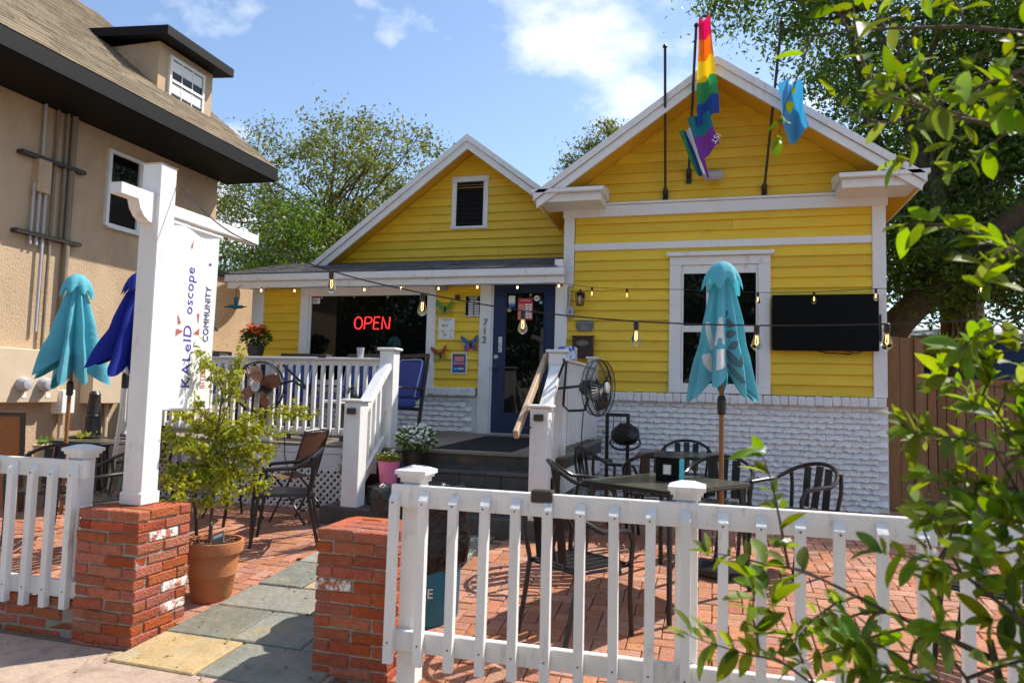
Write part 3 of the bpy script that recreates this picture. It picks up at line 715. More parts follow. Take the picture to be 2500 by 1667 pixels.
while x < -3.55:
    if abs(x+4.93) > .06: place(pk, 'baluster', (x, PY-.001, 1.10), P, (0, rnd.gauss(0, .004), 0))
    x += .1055
for x in (-5.62, -4.22): B(x-.05, x+.05, PY-.065, PY+.08, 1.945, 1.985).build('rail_light', 'bronze', P, bevel=.006)
for s, x in ((-1, -3.43), (1, -1.54)):                              # sloping stair rails
    a = Vector((x, 6.565, 1.36)); b = Vector((x, 7.135, 1.87))
    MB().bar(a, b, .12, .075).build('stair_rail', 'white_post', P, bevel=.006)
    a2 = Vector((x, 6.565, .60)); b2 = Vector((x, 7.135, 1.08)); MB().bar(a2, b2, .045, .08).build('stair_bottom_rail', 'white_post', P)
    for k in range(5):
        yy = 6.63+.105*k; zz = .60+.842*(yy-6.565); MB().bar((x+s*.03, yy, zz-.03), (x+s*.03, yy, zz+.77), .04, .036, (0, 1, 0)).build('baluster', 'white_post', P)
PW('side_top_rail', -1.57, -1.52, 7.32, 9.48, 1.90, 1.955); PW('side_rail_cap', -1.60, -1.47, 7.32, 9.48, 1.958, 1.985); PW('side_bottom_rail', -1.57, -1.52, 7.32, 9.48, 1.06, 1.13)
ps = B(-.018, .018, -.02, .02, 0, .86).mesh('baluster', 'white_post')
y = 7.38
while y < 9.46: place(ps, 'baluster', (-1.495, y, 1.07), P); y += .098
MB().bar((-1.69, 6.18, 1.235), (-1.69, 7.32, 2.0), .045, .09).build('handrail', 'tanwood', P, bevel=.008)
for t_ in (.15, .8):
    q = Vector((-1.69, 6.18, 1.235)).lerp(Vector((-1.69, 7.32, 2.0)), t_); MB().tube([q+Vector((0, 0, -.03)), q+Vector((.06, 0, -.06)), q+Vector((.10, 0, -.05))], .008, 6).build('handrail_bracket', 'bronze', P)

# ================================================================== STUCCO BUILDING ON THE LEFT
S_ = thing('stucco_building', 'tall tan stucco building with dark eaves and a roof dormer', 'building', (-10.5, 6, .28))
SXW, SXE, SZE, SRS = -8.0, -7.03, 5.23, .80
B(-14, SXW, 5.35, 9.95, -.2, 5.3).build('wall', 'stucco', S_)
B(-13, SXW-.01, 9.951, 12.2, -.2, 3.45).build('rear_wing', 'stucco', S_); B(-13, SXW+.05, 9.96, 12.25, 3.451, 3.53).build('wing_coping', 'darkwood', S_)
for gy in (5.36, 9.8): MB().prism([(-14, gy, 5.3), (SXW, gy, 5.3), (-11, gy, 8.1)], (0, .15, 0)).build('gable_wall', 'stucco', S_)
MB().prism([(SXE, 4.9, SZE), (SXE, 4.9, SZE-.16), (-11, 4.9, 8.24), (-14.6, 4.9, SZE-.16), (-14.6, 4.9, SZE), (-11, 4.9, 8.40)], (0, 5.25, 0)).build('roof', 'shingle_tan', S_)
B(SXW, SXE+.02, 4.9, 10.16, SZE-.22, SZE-.165).build('soffit', 'darkwood', S_)
B(SXE, SXE+.03, 4.9, 10.16, SZE-.22, SZE-.01).build('eave_board', 'darkwood', S_)
rs = MB()
for i in range(36):
    x0 = SXE+.03-.112*i; z0 = SZE+SRS*(SXE-x0)
    y = 4.9+rnd.uniform(0, .3)
    while y < 10.14:
        l = min(rnd.uniform(.25, .5), 10.16-y); j = rnd.uniform(.014, .026)
        rs.add([(x0, y+.004, z0+.001), (x0, y+l, z0+.001), (x0, y+l, z0+j), (x0, y+.004, z0+j), (x0-.13, y+.004, z0+.106), (x0-.13, y+l, z0+.106)], [(0, 1, 2, 3), (3, 2, 5, 4)]); y += l
rs.build('shingles', 'shingle_tan', S_, kind='stuff')
B(-9.6, -8.0, 8.5, 9.68, 5.6, 6.72).build('dormer', 'stucco', S_)
MB().prism([(-7.72, 8.34, 6.72), (-9.5, 8.34, 6.86), (-9.5, 8.34, 7.0), (-7.72, 8.34, 6.86)], (0, 1.5, 0)).build('dormer_roof', 'darkwood', S_)
dw = B(-7.995, -7.98, 8.74, 9.42, 5.90, 6.55).build('dormer_window', 'glass', S_)
for a in ((8.70, 8.74, 5.88, 6.60), (9.42, 9.46, 5.88, 6.60), (8.741, 9.419, 5.86, 5.90), (8.741, 9.419, 6.552, 6.60), (8.741, 9.419, 6.205, 6.245)): B(-8, -7.955, *a).build('frame', 'white', dw)
for k in (1, 2): B(-7.979, -7.968, 8.74+.227*k-.008, 8.74+.227*k+.008, 5.901, 6.204).build('muntin', 'white', dw); B(-7.979, -7.968, 8.74+.227*k-.008, 8.74+.227*k+.008, 6.246, 6.551).build('muntin', 'white', dw)
for k, z in enumerate((6.05, 6.40)): B(-7.979, -7.97, 8.75, 9.41, z-.007, z+.007).build('muntin', 'white', dw)
for zz in (5.91, 6.255): B(-7.9795, -7.976, 8.75, 9.41, zz+.12, zz+.28).build('blind', 'paper', dw)
win2 = B(-7.998, -7.985, 7.75, 8.75, 3.78, 4.75).build('window', 'glass', S_)
for a in ((7.70, 7.75, 3.74, 4.8), (8.75, 8.80, 3.74, 4.8), (7.751, 8.749, 3.72, 3.78), (7.751, 8.749, 4.752, 4.8), (8.24, 8.29, 3.782, 4.75)): B(-8, -7.95, *a).build('frame', 'white', win2)
for y, z0, z1, r in ((6.62, 3.25, 4.0, .016), (6.70, 3.25, 5.2, .018), (6.78, 2.2, 4.1, .018), (6.88, 1.95, 5.2, .02), (7.02, 3.4, 5.2, .022), (7.12, 1.95, 5.2, .04)):
    MB().tube([(-7.95, y, z0), (-7.95, y, z1)], r, 10).build('conduit', 'grey' if r < .019 else 'greywood', S_, smooth=True)
for z in (3.35, 4.3): B(-7.998, -7.90, 6.4, 7.3, z, z+.045).build('conduit_clamp', 'bronze', S_)
B(-7.998, -7.90, 6.62, 6.80, 3.9, 4.3).build('junction_box', 'stucco', S_)
mb_ = thing('electric_meter', 'tan meter panel with two round meters on the stucco wall', 'electric meter', (-7.9, 6.8, 1.35), 'utility boxes on the stucco wall')
B(-7.999, -7.84, 6.1, 7.06, 1.34, 1.98).build('panel', 'cream', mb_, bevel=.01)
for y in (6.56, 6.84): MB().lathe((-7.84, y, 1.56), [(.085, 0), (.085, .05), (.07, .07), (.06, .11), (.02, .12)], 20, axis='x').build('meter', 'grey', mb_, smooth=True)
for y in (6.60, 6.92): B(-7.839, -7.836, y-.03, y+.03, 1.40, 1.46).build('sticker', 'paper', mb_)
mb2 = thing('electric_box', 'plain tan electrical box right of the round meters', 'electric box', (-7.9, 7.8, 1.33), 'utility boxes on the stucco wall')
B(-7.999, -7.80, 7.52, 8.10, 1.325, 1.95).build('panel', 'cream', mb2, bevel=.01)
MB().tube([(-7.93, 7.9, .5), (-7.93, 7.9, 1.325)], .03, 8).build('conduit', 'cream', mb2); MB().tube([(-7.93, 7.7, .3), (-7.93, 7.7, 1.325)], .03, 8).build('conduit', 'bronze', mb2)
mb3 = thing('utility_box', 'small white utility box hanging below the tan meter panel', 'electric box', (-7.9, 7.2, 1.2), 'utility boxes on the stucco wall')
B(-7.999, -7.82, 7.1, 7.3, 1.20, 1.50).build('panel', 'whiteplastic', mb3, bevel=.012); MB().tube([(-7.93, 7.2, .3), (-7.93, 7.2, 1.2)], .025, 8).build('conduit', 'cream', mb3)
sd_ = thing('satellite_dish', 'tan satellite dish beside the stucco wall behind the porch', 'satellite dish', (-7.55, 9.6, 2.7))
dm = Matrix.Translation((-7.45, 9.55, 2.75)) @ Matrix.Rotation(R(-28), 4, 'Y') @ Matrix.Rotation(R(62), 4, 'X')
m = MB().lathe((0, 0, 0), [(.02, .0), (.2, .02), (.36, .07), (.46, .13), (.475, .13), (.37, .055), (.2, .005), (.02, -.015)], 28, cap=False); m.v = [tuple(dm @ Vector(q)) for q in m.v]
m.build('reflector', 'stucco', sd_, smooth=True)
MB().tube([(-7.99, 9.6, 2.4), (-7.7, 9.6, 2.45), (-7.5, 9.56, 2.7)], .022, 8).build('mount_arm', 'greywood', sd_)
MB().tube([dm @ Vector((0, -.46, .1)), dm @ Vector((0, -.3, .4)), dm @ Vector((0, -.05, .55))], .014, 8).build('feed_arm', 'greywood', sd_)

# ================================================================== TREES
gr = np.random.default_rng(11)
def tree(label, base, trunk, r0, ells, ncl, per, sigma, leaf, lm, seed, limbs=(), nb=40, group='trees around the houses', tm='bark', name='tree'):
    g = np.random.default_rng(seed); t = thing(name, label, 'tree', base, group)
    pts, cen = clumps(g, ells, ncl, per, sigma)
    m = MB(); tp = [Vector(base)]+[Vector(q) for q in trunk]
    m.tube(tp, [r0*(1-.55*i/(len(tp)-1)) for i in range(len(tp))], 10)
    fork = tp[-1]
    for L, ra, rb in limbs: m.tube(L, [ra+(rb-ra)*i/(len(L)-1) for i in range(len(L))], 8)
    src = tp[len(tp)//2:]+[Vector(q) for L, _, _ in limbs for q in L[1:]]
    for q in cen[g.choice(len(cen), min(nb, len(cen)), replace=False)]:
        s = min(src, key=lambda a: (a-Vector(q)).length+max(0, a.z-q[2])*1.5)
        branch(m, s, q, r0*.16, r0*.025, g)
    m.build('trunk', tm, t, smooth=True)
    leaves('crown', lm, pts, leaf, leaf*.42, t, 'stuff', seed)
    return t
tree('leafy tree rising behind the left gable and stucco roof', (-11.5, 19, .2), [(-11.4, 19, 2.5), (-11.6, 19.1, 4.5), (-11.2, 19, 6)], .30,
     [((-12.2, 19, 7.2), (3.6, 2.6, 2.6)), ((-9.6, 18.4, 7.6), (2.6, 2.2, 2.2)), ((-14.6, 19.6, 6.5), (2.6, 2, 2.2)), ((-11.2, 18.2, 4.6), (3.4, 2, 1.8)), ((-8.2, 18.6, 6.0), (1.6, 1.6, 1.6))],
     (200, 110, 90, 150, 50), 75, .26, .12, 'leaf2', 3, nb=90)
tree('thin dark leaved tree behind the left stucco eave', (-10.4, 14.5, .2), [(-10.4, 14.5, 2), (-10.2, 14.5, 3.6)], .18,
     [((-9.8, 14.3, 4.4), (1.9, 1.3, 1.6)), ((-8.9, 14.0, 3.2), (1.2, 1, 1.2))], (110, 55), 70, .22, .10, 'leaf', 4, nb=40)
tree('small treetop showing between the two yellow gables', (-4.5, 27, .2), [(-4.5, 27, 4), (-4.5, 27, 8.8)], .2,
     [((-4.7, 27, 10.4), (1.1, 1.1, .9)), ((-3.9, 27, 11.3), (1.0, .9, .8))], (45, 40), 60, .26, .14, 'leaf2', 5, nb=24)
tree('big oak with a leaning trunk right of the yellow house', (1.6, 13.2, .2), [(2.1, 12.8, 1.8), (2.8, 12.3, 2.9), (3.5, 12.1, 3.7), (4.5, 12, 4.6), (5.6, 12, 6)], .30,
     [((4.6, 12.4, 4.6), (2.2, 1.4, 1.6)), ((3.6, 12.8, 6.6), (2.2, 1.5, 1.6)), ((6.0, 12.5, 6.8), (2.4, 1.8, 2.0)), ((3.3, 13.0, 4.4), (1.0, .8, 1.0)), ((2.9, 11.8, 3.6), (.6, .8, .6)), ((4.4, 12.2, 3.4), (1.4, 1, .45))],
     (130, 150, 170, 50, 24, 40), 75, .22, .105, 'leaf', 6, limbs=[([(3.5, 12.1, 3.7), (3.3, 12.3, 5), (2.9, 12.6, 6.6), (2.6, 12.8, 8)], .15, .05)], nb=90)
tree('tall oak with mossy limbs beyond the utility pole', (3.95, 13.6, .2), [(3.9, 13.5, 2), (3.85, 13.4, 3.6), (3.9, 13.4, 5.2), (3.4, 13.6, 7.4)], .26,
     [((3.6, 13.8, 8.6), (3.0, 1.8, 1.8)), ((6.6, 14, 8.8), (2.6, 2, 2.2)), ((5.0, 14.6, 5.6), (2.8, 1.2, 2.0)), ((1.3, 13.4, 9.4), (1.7, 1.3, 1.1)), ((7.6, 14, 5.2), (1.8, 1.4, 2.2))],
     (230, 170, 150, 80, 90), 75, .24, .105, 'leaf', 8, limbs=[([(3.9, 13.4, 5.2), (4.6, 13.4, 5.9), (5.6, 13.3, 7.2)], .16, .06), ([(3.85, 13.4, 3.6), (3.1, 13.3, 4.7), (2.6, 13.2, 6.4), (2.2, 13.2, 8.4)], .13, .05)], nb=100)
tree('distant tree filling the gap right of the oaks', (9.5, 22, .2), [(9.5, 22, 3), (9.3, 22, 6)], .3,
     [((8.5, 22, 8.5), (4.2, 2.5, 3)), ((6.2, 21, 5.4), (2.6, 2, 1.8)), ((10.5, 22, 5), (3, 2, 2))], (220, 90, 110), 70, .34, .16, 'leaf', 9, nb=60)
ms = thing('hanging_moss', 'grey spanish moss hanging from the tall oak limbs', 'moss', (3.5, 13.2, 5.2)); g = np.random.default_rng(5); mm = MB()
for c, h in (((3.0, 13.1, 5.2), .9), ((3.35, 13.0, 4.9), .8), ((2.75, 13.1, 5.6), .7), ((4.25, 13.2, 5.3), .9), ((3.95, 13.1, 3.7), .9), ((3.9, 13.3, 2.9), .8), ((4.5, 13.1, 5.6), .6)):
    for k in range(26):
        p = Vector(c)+Vector((g.normal()*.13, g.normal()*.08, g.normal()*.12)); l = h*g.uniform(.4, 1)
        mm.tube([p, p+Vector((g.normal()*.03, 0, -l*.5)), p+Vector((g.normal()*.05, 0, -l))], [.014, .012, .004], 4)
mm.build('moss_strands', 'moss', ms, kind='stuff')
for i, (x, y, s) in enumerate(((-14, -19, 1.25), (-4, -21, 1.2), (5, -19, 1.15), (-24, -22, 1.2))):    # the far side of the street, mirrored in the windows
    if i == 0:
        ft = tree('broad street tree across the road behind the viewer', (0, 0, 0), [(0, 0, 2), (.2, 0, 3.4)], .3, [((0, 0, 6), (4.8, 3.5, 3.4)), ((1, 0, 3.4), (4.5, 2, 1.8))], (190, 120), 70, .5, .28, 'leaf', 12, nb=24, group='street trees across the road')
        o = ft
    else: o = dup(ft, ('', 'street tree across the road, mirrored in the navy door glass', 'street tree across the road, mirrored in the right window', 'street tree across the road, mirrored at the left of the big window')[i])
    move(o, (x, y, -.1), i*1.3); o.scale = (s, s, s)

# ================================================================== BEYOND THE HOUSE, RIGHT
up_ = thing('utility_pole', 'weathered wooden utility pole among the oaks', 'utility pole', (5.0, 16, .2))
MB().tube([(5.0, 16, .2), (5.0, 16, 8.05)], [.15, .125], 14).build('pole', 'greywood', up_, smooth=True)
for z in (7.2, 6.7, 6.1, 4.75): MB().tube([(5.0+.14*math.cos(a), 16+.14*math.sin(a), z) for a in [R(30*k) for k in range(12)]], .012, 6, True).build('band', 'steel', up_)
for z in (7.0, 6.55, 6.05): MB().tube([(5.1, 15.95, z), (5.3, 15.9, z+.05), (5.42, 15.85, z-.1)], .016, 6).build('pole_step', 'bronze', up_)
MB().lathe((5.28, 15.9, 5.1), [(.02, .2), (.12, .17), (.18, .08), (.2, 0), (.17, -.02)], 18).build('lamp_head', 'steel', up_, smooth=True)
for k, (a, b, label) in enumerate((((5.05, 15.9, 7.3), (14, 9, 7.6), 'upper overhead cable running right from the utility pole'), ((5.05, 15.9, 6.9), (14, 8, 6.8), 'lower overhead cable running right from the utility pole'))):
    A = Vector(a); C_ = Vector(b); o = MB().tube([A.lerp(C_, t/12)+Vector((0, 0, -.5*math.sin(math.pi*t/12))) for t in range(13)], .014, 5).build('overhead_cable', 'black'); tag(o, label, 'cable', 'cables on the utility pole')
cf = thing('cedar_fence', 'tall cedar plank fence at the right house corner', 'wood fence', (2.4, 9.9, .28))
for i in range(2): B(2.09+.155*i, 2.238+.155*i, 9.9, 9.922, .3, 2.44+rnd.uniform(-.01, .01)).build('plank', 'cedar', cf)
B(2.402, 2.50, 9.86, 9.96, .28, 2.42).build('post', 'cedar', cf)
for z in (.6, 1.4, 2.2): B(2.09, 2.4, 9.923, 9.96, z, z+.08).build('rail', 'cedar', cf)
gt = thing('garden_gate', 'low slatted cedar fence behind the foreground leaves', 'wood fence', (3.4, 11, .28))
for i in range(15): B(2.72+.115*i, 2.82+.115*i, 11, 11.02, .3, 1.95).build('slat', 'cedar', gt)
B(2.7, 4.5, 10.97, 10.998, 1.88, 1.96).build('top_rail', 'cedar', gt); B(2.7, 4.5, 11.021, 11.06, .6, .68).build('rail', 'cedar', gt)
sh_ = thing('garden_shed', 'blue shed with a pale roof beyond the fence', 'shed', (4.2, 14.6, .28))
for i in range(9): B(3.46, 5.2, 14.0+.002*(i % 2), 14.03, 1.3+.155*i, 1.45+.155*i).build('siding_board', 'shedblue', sh_)
B(3.46, 5.2, 14.035, 15.5, .28, 2.69).build('wall', 'shedblue', sh_); B(3.42, 3.5, 13.98, 14.03, 1.0, 2.68).build('corner_board', 'white', sh_)
MB().prism([(3.3, 13.8, 2.70), (3.3, 15.7, 3.02), (3.3, 15.7, 3.12), (3.3, 13.8, 2.80)], (2.1, 0, 0)).build('roof', 'grey', sh_)
def potted(name, label, base, r, h, lm, n, ell, leaf, seed, mt='bronze', cat='potted plant', wid=.4, droop=0., group=None):
    t = thing(name, label, cat, base, group); g = np.random.default_rng(seed); x, y, z = base
    MB().lathe(base, [(r*.7, 0), (r, h), (r*1.06, h), (r*1.06, h*.9+.02), (r*.9, h-.02), (r*.1, h-.02)], 20).build('pot', mt, t, smooth=True)
    d = g.normal(size=(n, 3)); d /= np.linalg.norm(d, axis=1)[:, None]
    pts = np.array((x+ell[3], y, z+h+ell[2]*.8+(ell[4] if len(ell) > 4 else 0)))+d*np.array(ell[:3])*(g.uniform(0, 1, n)**.4)[:, None]
    leaves('foliage', lm, pts, leaf, leaf*wid, t, 'stuff', seed, droop)
    return t, pts
o, _ = potted('fence_planter', 'spiky pale green plant in a dark pot beyond the fence', (2.95, 10.9, 1.97), .13, .28, 'leaf_lime', 300, (.30, .25, .16, 0), .16, 31, wid=.14, droop=-.3)

# ================================================================== FIXED TO THE FACADE
FY = YF-.03
tv = thing('television', 'large black wall mounted television on yellow siding', 'television', (1.33, 9.6, 2.24))
B(.714, 1.943, 9.555, 9.61, 2.236, 2.938).build('casing', 'screen', tv, bevel=.006); B(.724, 1.933, 9.553, 9.5545, 2.25, 2.928).build('screen_panel', 'screen', tv)
B(1.2, 1.45, 9.611, 9.67, 2.4, 2.8).build('wall_bracket', 'black', tv)
MB().tube([(1.25, 9.6, 2.24), (1.35, 9.6, 2.21), (1.5, 9.6, 2.205), (1.62, 9.6, 2.195), (1.66, 9.6, 2.22), (1.6, 9.6, 2.225), (1.56, 9.6, 2.20), (1.72, 9.6, 2.21), (1.76, 9.6, 2.24)], .007, 5).build('cable', 'black', tv)
oc = thing('outdoor_socket', 'black outdoor socket box with a dangling red wire on the corner board', 'socket', (1.99, 9.63, 2.4))
B(1.965, 1.985, 9.63, 9.649, 2.5, 2.69).build('bracket', 'black', oc); MB().prism([(1.955, 9.62, 2.36), (1.985, 9.62, 2.36), (1.985, 9.62, 2.5), (1.97, 9.62, 2.52), (1.955, 9.62, 2.48)], (0, .028, 0)).build('box', 'black', oc)
MB().tube([(1.98, 9.63, 2.52), (2.01, 9.62, 2.5), (2.02, 9.62, 2.44), (1.99, 9.62, 2.38)], .004, 5).build('wire', 'red', oc)
lm_ = thing('wall_lantern', 'small black carriage lantern beside the entrance', 'lantern', (-1.755, 9.67, 2.93))
MB().lathe((-1.755, 9.664, 2.97), [(.05, .004), (.05, -.012), (.03, -.02)], 16, axis='y').build('back_plate', 'black', lm_)
MB().tube([(-1.755, 9.65, 2.99), (-1.755, 9.62, 3.05), (-1.755, 9.585, 3.05), (-1.755, 9.56, 3.01)], .008, 6).build('arm', 'black', lm_)
MB().lathe((-1.755, 9.56, 2.83), [(.075, .15), (.05, .175), (.02, .19), (.012, .2)], 6).build('roof', 'black', lm_)
m = MB()
for k in range(6): a = R(60*k); m.bar((-1.755+.062*math.cos(a), 9.56+.062*math.sin(a), 2.83+.15), (-1.755+.048*math.cos(a), 9.56+.048*math.sin(a), 2.83), .009, .009)
m.build('cage', 'black', lm_, kind='stuff'); MB().lathe((-1.755, 9.56, 2.815), [(.02, 0), (.052, .008), (.052, .016)], 6).build('base', 'black', lm_)
MB().lathe((-1.755, 9.56, 2.85), [(.015, 0), (.035, .04), (.03, .09), (.012, .11)], 12).build('candle_glass', 'cream', lm_, smooth=True)
pl = thing('house_plaque', 'grey metal 1922 plaque with notched corners above the mailbox', 'plaque', (-1.70, 9.66, 2.56))
MB().prism([(-1.70+a*.124, 9.66, 2.56+b*.076) for a, b in [(-1, -.6), (-.82, -.6), (-.82, -1), (.82, -1), (.82, -.6), (1, -.6), (1, .6), (.82, .6), (.82, 1), (-.82, 1), (-.82, .6), (-1, .6)]], (0, .014, 0)).build('plate', 'plaque', pl, bevel=.003)
for s_, z, q in (('HISTORIC HOUSE', 2.60, .026), ('BUILT IN', 2.565, .024), ('1922', 2.52, .055)): text('lettering', s_, q, 'grey', (-1.70, 9.6585, z), (1, 0, 0), (0, 0, 1), pl, .001)
mbx = thing('mailbox', 'dark brown wall mailbox with an oval emblem', 'mailbox', (-1.713, 9.62, 2.11))
B(-1.855, -1.572, 9.58, 9.67, 2.11, 2.40).build('box', 'mailbrown', mbx, bevel=.008); MB().prism([(-1.865, 9.57, 2.395), (-1.865, 9.672, 2.402), (-1.865, 9.672, 2.425), (-1.865, 9.57, 2.412)], (.303, 0, 0)).build('lid', 'mailbrown', mbx)
m = MB().lathe((0, 0, 0), [(.085, 0), (.085, -.006), (.07, -.010), (.068, -.004)], 24, axis='y'); m.v = [(-1.713+x, 9.579+y, 2.31+z*.48) for x, y, z in m.v]; m.build('emblem', 'plaque', mbx, smooth=True)
eb = thing('electrical_box', 'grey electrical switch box with conduit beside the door trim', 'electric box', (-1.895, 9.65, 2.67))
B(-1.942, -1.85, 9.60, 9.668, 2.67, 2.81).build('box', 'grey', eb, bevel=.006); MB().tube([(-1.915, 9.64, 2.81), (-1.915, 9.64, 3.1)], .016, 8).build('conduit', 'grey', eb); B(-1.91, -1.885, 9.592, 9.60, 2.72, 2.77).build('switch', 'plaque', eb)
def board(name, label, cat, x0, x1, z0, z1, mt, y=FY, th=.006):
    t = thing(name, label, cat, ((x0+x1)/2, y, z0)); B(x0, x1, y-th, y, z0, z1).build('sheet', mt, t); return t
FT = FY-.0075
hb = board('hours_sign', 'black business hours board left of the door', 'sign', -3.436, -3.215, 2.685, 2.985, 'screen')
text('lettering', 'BUSINESS', .038, 'paper', (-3.325, FT, 2.965), (1, 0, 0), (0, 0, 1), hb, .001, sx=.9); text('lettering', 'HOURS', .036, 'paper', (-3.325, FT, 2.935), (1, 0, 0), (0, 0, 1), hb, .001, sx=.9)
for i in range(7):
    z = 2.905-.031*i; B(-3.395, -3.32, FT-.001, FT, z-.009, z+.009).build('day_strip', 'paper', hb); B(-3.305, -3.235, FT-.001, FT, z-.009, z+.009).build('hour_strip', 'paper', hb)
B(-3.43, -3.222, FT-.001, FT, 2.69, 2.703).build('foot_strip', 'paper', hb)
p1 = board('paper_poster', 'white paper poster with small coloured sketches', 'poster', -3.848, -3.60, 2.367, 2.667, 'paper')
for i in range(26):
    x = -3.82+.19*rnd.random(); z = 2.40+.22*rnd.random(); s_ = rnd.uniform(.006, .016)
    MB().prism([(x+s_*math.cos(a), FT, z+s_*.8*math.sin(a)) for a in [R(72*k+i*20) for k in range(5)]], (0, -.001, 0)).build('sketch', rnd.choice(['pinkprint', 'olive', 'green', 'mauve', 'redbrown']), p1)
B(-3.81, -3.64, FT-.001, FT, 2.642, 2.65).build('headline', 'darkprint', p1)
p2 = board('event_poster', 'bright blue and coral event poster in a white frame', 'poster', -3.632, -3.392, 1.868, 2.168, 'paper')
B(-3.612, -3.412, FT-.001, FT, 1.885, 2.152).build('artwork', 'blueen', p2)
for (x0, x1, z0, z1, q) in ((-3.60, -3.46, 2.12, 2.148, 'redbrown'), (-3.58, -3.44, 2.045, 2.115, 'pinkprint'), (-3.605, -3.42, 1.97, 2.0, 'mauve'), (-3.605, -3.43, 2.003, 2.03, 'pinkprint'), (-3.605, -3.53, 1.92, 1.955, 'napart'), (-3.52, -3.44, 1.93, 1.95, 'paper'), (-3.50, -3.47, 1.895, 1.915, 'green'), (-3.46, -3.42, 1.892, 1.925, 'redbrown')):
    B(x0, x1, FT-.002, FT-.0012, z0, z1).build('print_block', q, p2)
sc_ = thing('security_camera', 'small black camera on the siding above the posters', 'camera', (-3.55, 9.62, 2.95))
B(-3.585, -3.525, 9.60, 9.665, 2.93, 3.0).build('body', 'black', sc_, bevel=.008); MB().lathe((-3.545, 9.598, 2.955), [(.022, 0), (.022, -.02), (.01, -.022)], 12, axis='y').build('lens', 'black', sc_)
vb = thing('wall_vent', 'grey vent box under the porch ceiling', 'vent', (-3.80, 9.6, 3.07)); B(-3.88, -3.73, 9.55, 9.67, 3.06, 3.13).build('box', 'grey', vb, bevel=.006)
for i in range(3): B(-3.87, -3.74, 9.546, 9.55, 3.07+.02*i, 3.078+.02*i).build('slot', 'plaque', vb)
def butterfly(label, x, z, s, mu, ml, tilt):
    t = thing('metal_butterfly', label, 'butterfly ornament', (x, FY, z), 'butterfly ornaments on the siding'); ca, sa = math.cos(tilt), math.sin(tilt)
    T = lambda a, b, y: (x+(a*ca-b*sa)*s, FY-y*s, z+(a*sa+b*ca)*s)
    for k in (-1, 1):
        upw = [(0.02, .0), (.10, .16), (.30, .42), (.55, .62), (.62, .55), (.56, .30), (.40, .08), (.18, -.04)]
        low = [(.03, -.03), (.20, -.06), (.40, -.02), (.46, -.18), (.40, -.38), (.26, -.48), (.12, -.36)]
        for w_, mm_, n in ((upw, mu, 'upper_wing'), (low, ml, 'lower_wing')):
            MB().prism([T(k*a, b, .06+.35*a) for a, b in w_], (0, -.006, 0)).build(n, mm_, t)
            MB().prism([T(k*(a*.55+.15*w_[3][0]), b*.55+.15*w_[3][1], .085+.35*a*.55) for a, b in w_], (0, -.004, 0)).build('wing_spot', {'upper_wing': ml, 'lower_wing': mu}[n], t)
    MB().tube([T(0, -.3, .05), T(0, 0, .09), T(0, .16, .08)], [.006*s/.2, .016*s/.2, .010*s/.2], 8).build('body', 'black', t)
    for k in (-1, 1): MB().tube([T(0, .16, .08), T(k*.08, .3, .1), T(k*.16, .36, .1)], .002, 4).build('antenna', 'black', t)
butterfly('green metal butterfly above the paper poster', -3.75, 2.80, .21, 'green', 'olive', -.05)
butterfly('blue and mauve metal butterfly beside the door trim', -3.34, 2.29, .21, 'blueen', 'mauve', .08)
butterfly('red brown metal butterfly left of the event poster', -3.80, 2.14, .20, 'redbrown', 'olive', .12)
hn = thing('house_number', 'black 712 house numerals on the white door trim', 'house number', (-3.13, 9.64, 2.3))
for ch, z, x in (('7', 2.60, -3.125), ('1', 2.475, -3.13), ('2', 2.35, -3.135)): text('digit', ch, .135, 'darkprint', (x, YF-.062, z), (1, 0, 0), (0, 0, 1), hn, .004)
YG = YF-.022
ps_ = thing('door_schedule', 'red and white printed schedule taped inside the door glass', 'notice', (-2.55, YG, 2.64)); B(-2.662, -2.445, YG-.003, YG-.0005, 2.64, 2.948).build('sheet', 'red', ps_)
B(-2.655, -2.565, YG-.004, YG-.0032, 2.65, 2.87).build('day_column', 'pinkprint', ps_)
for i in range(6):
    z = 2.855-.035*i; B(-2.555, -2.505, YG-.004, YG-.0032, z-.012, z+.012).build('cell', 'paper', ps_); B(-2.50, -2.455, YG-.004, YG-.0032, z-.012, z+.012).build('cell', 'paper', ps_)
text('lettering', 'SCHEDULE', .03, 'paper', (-2.553, YG-.004, 2.915), (1, 0, 0), (0, 0, 1), ps_, .0006)
pu = board('push_sign', 'white vertical push sign on the navy door stile', 'sign', -2.935, -2.885, 2.185, 2.40, 'paper', YF-.0155, .002)
text('lettering', 'PUSH', .055, 'darkprint', (-2.91, YF-.018, 2.26), (0, 0, 1), (-1, 0, 0), pu, .0005); MB().prism([(-2.92, YF-.018, 2.36), (-2.90, YF-.018, 2.36), (-2.91, YF-.018, 2.385)], (0, -.0008, 0)).build('arrow', 'darkprint', pu)
for n, (label, x0, x1, z0, z1, q) in enumerate((('white and orange payment sticker on the door glass', -2.80, -2.705, 2.88, 2.985, 'whiteplastic'), ('blue rectangular sticker below the payment sticker', -2.80, -2.70, 2.82, 2.875, 'blueen'))):
    t = board('door_sticker', label, 'sticker', x0, x1, z0, z1, q, YG, .0012); t['group'] = 'stickers on the door glass'
    B(x0+.01, x1-.01, YG-.0022, YG-.0014, z1-.012, z1-.004).build('print_block', 'f_or' if n == 0 else 'paper', t)
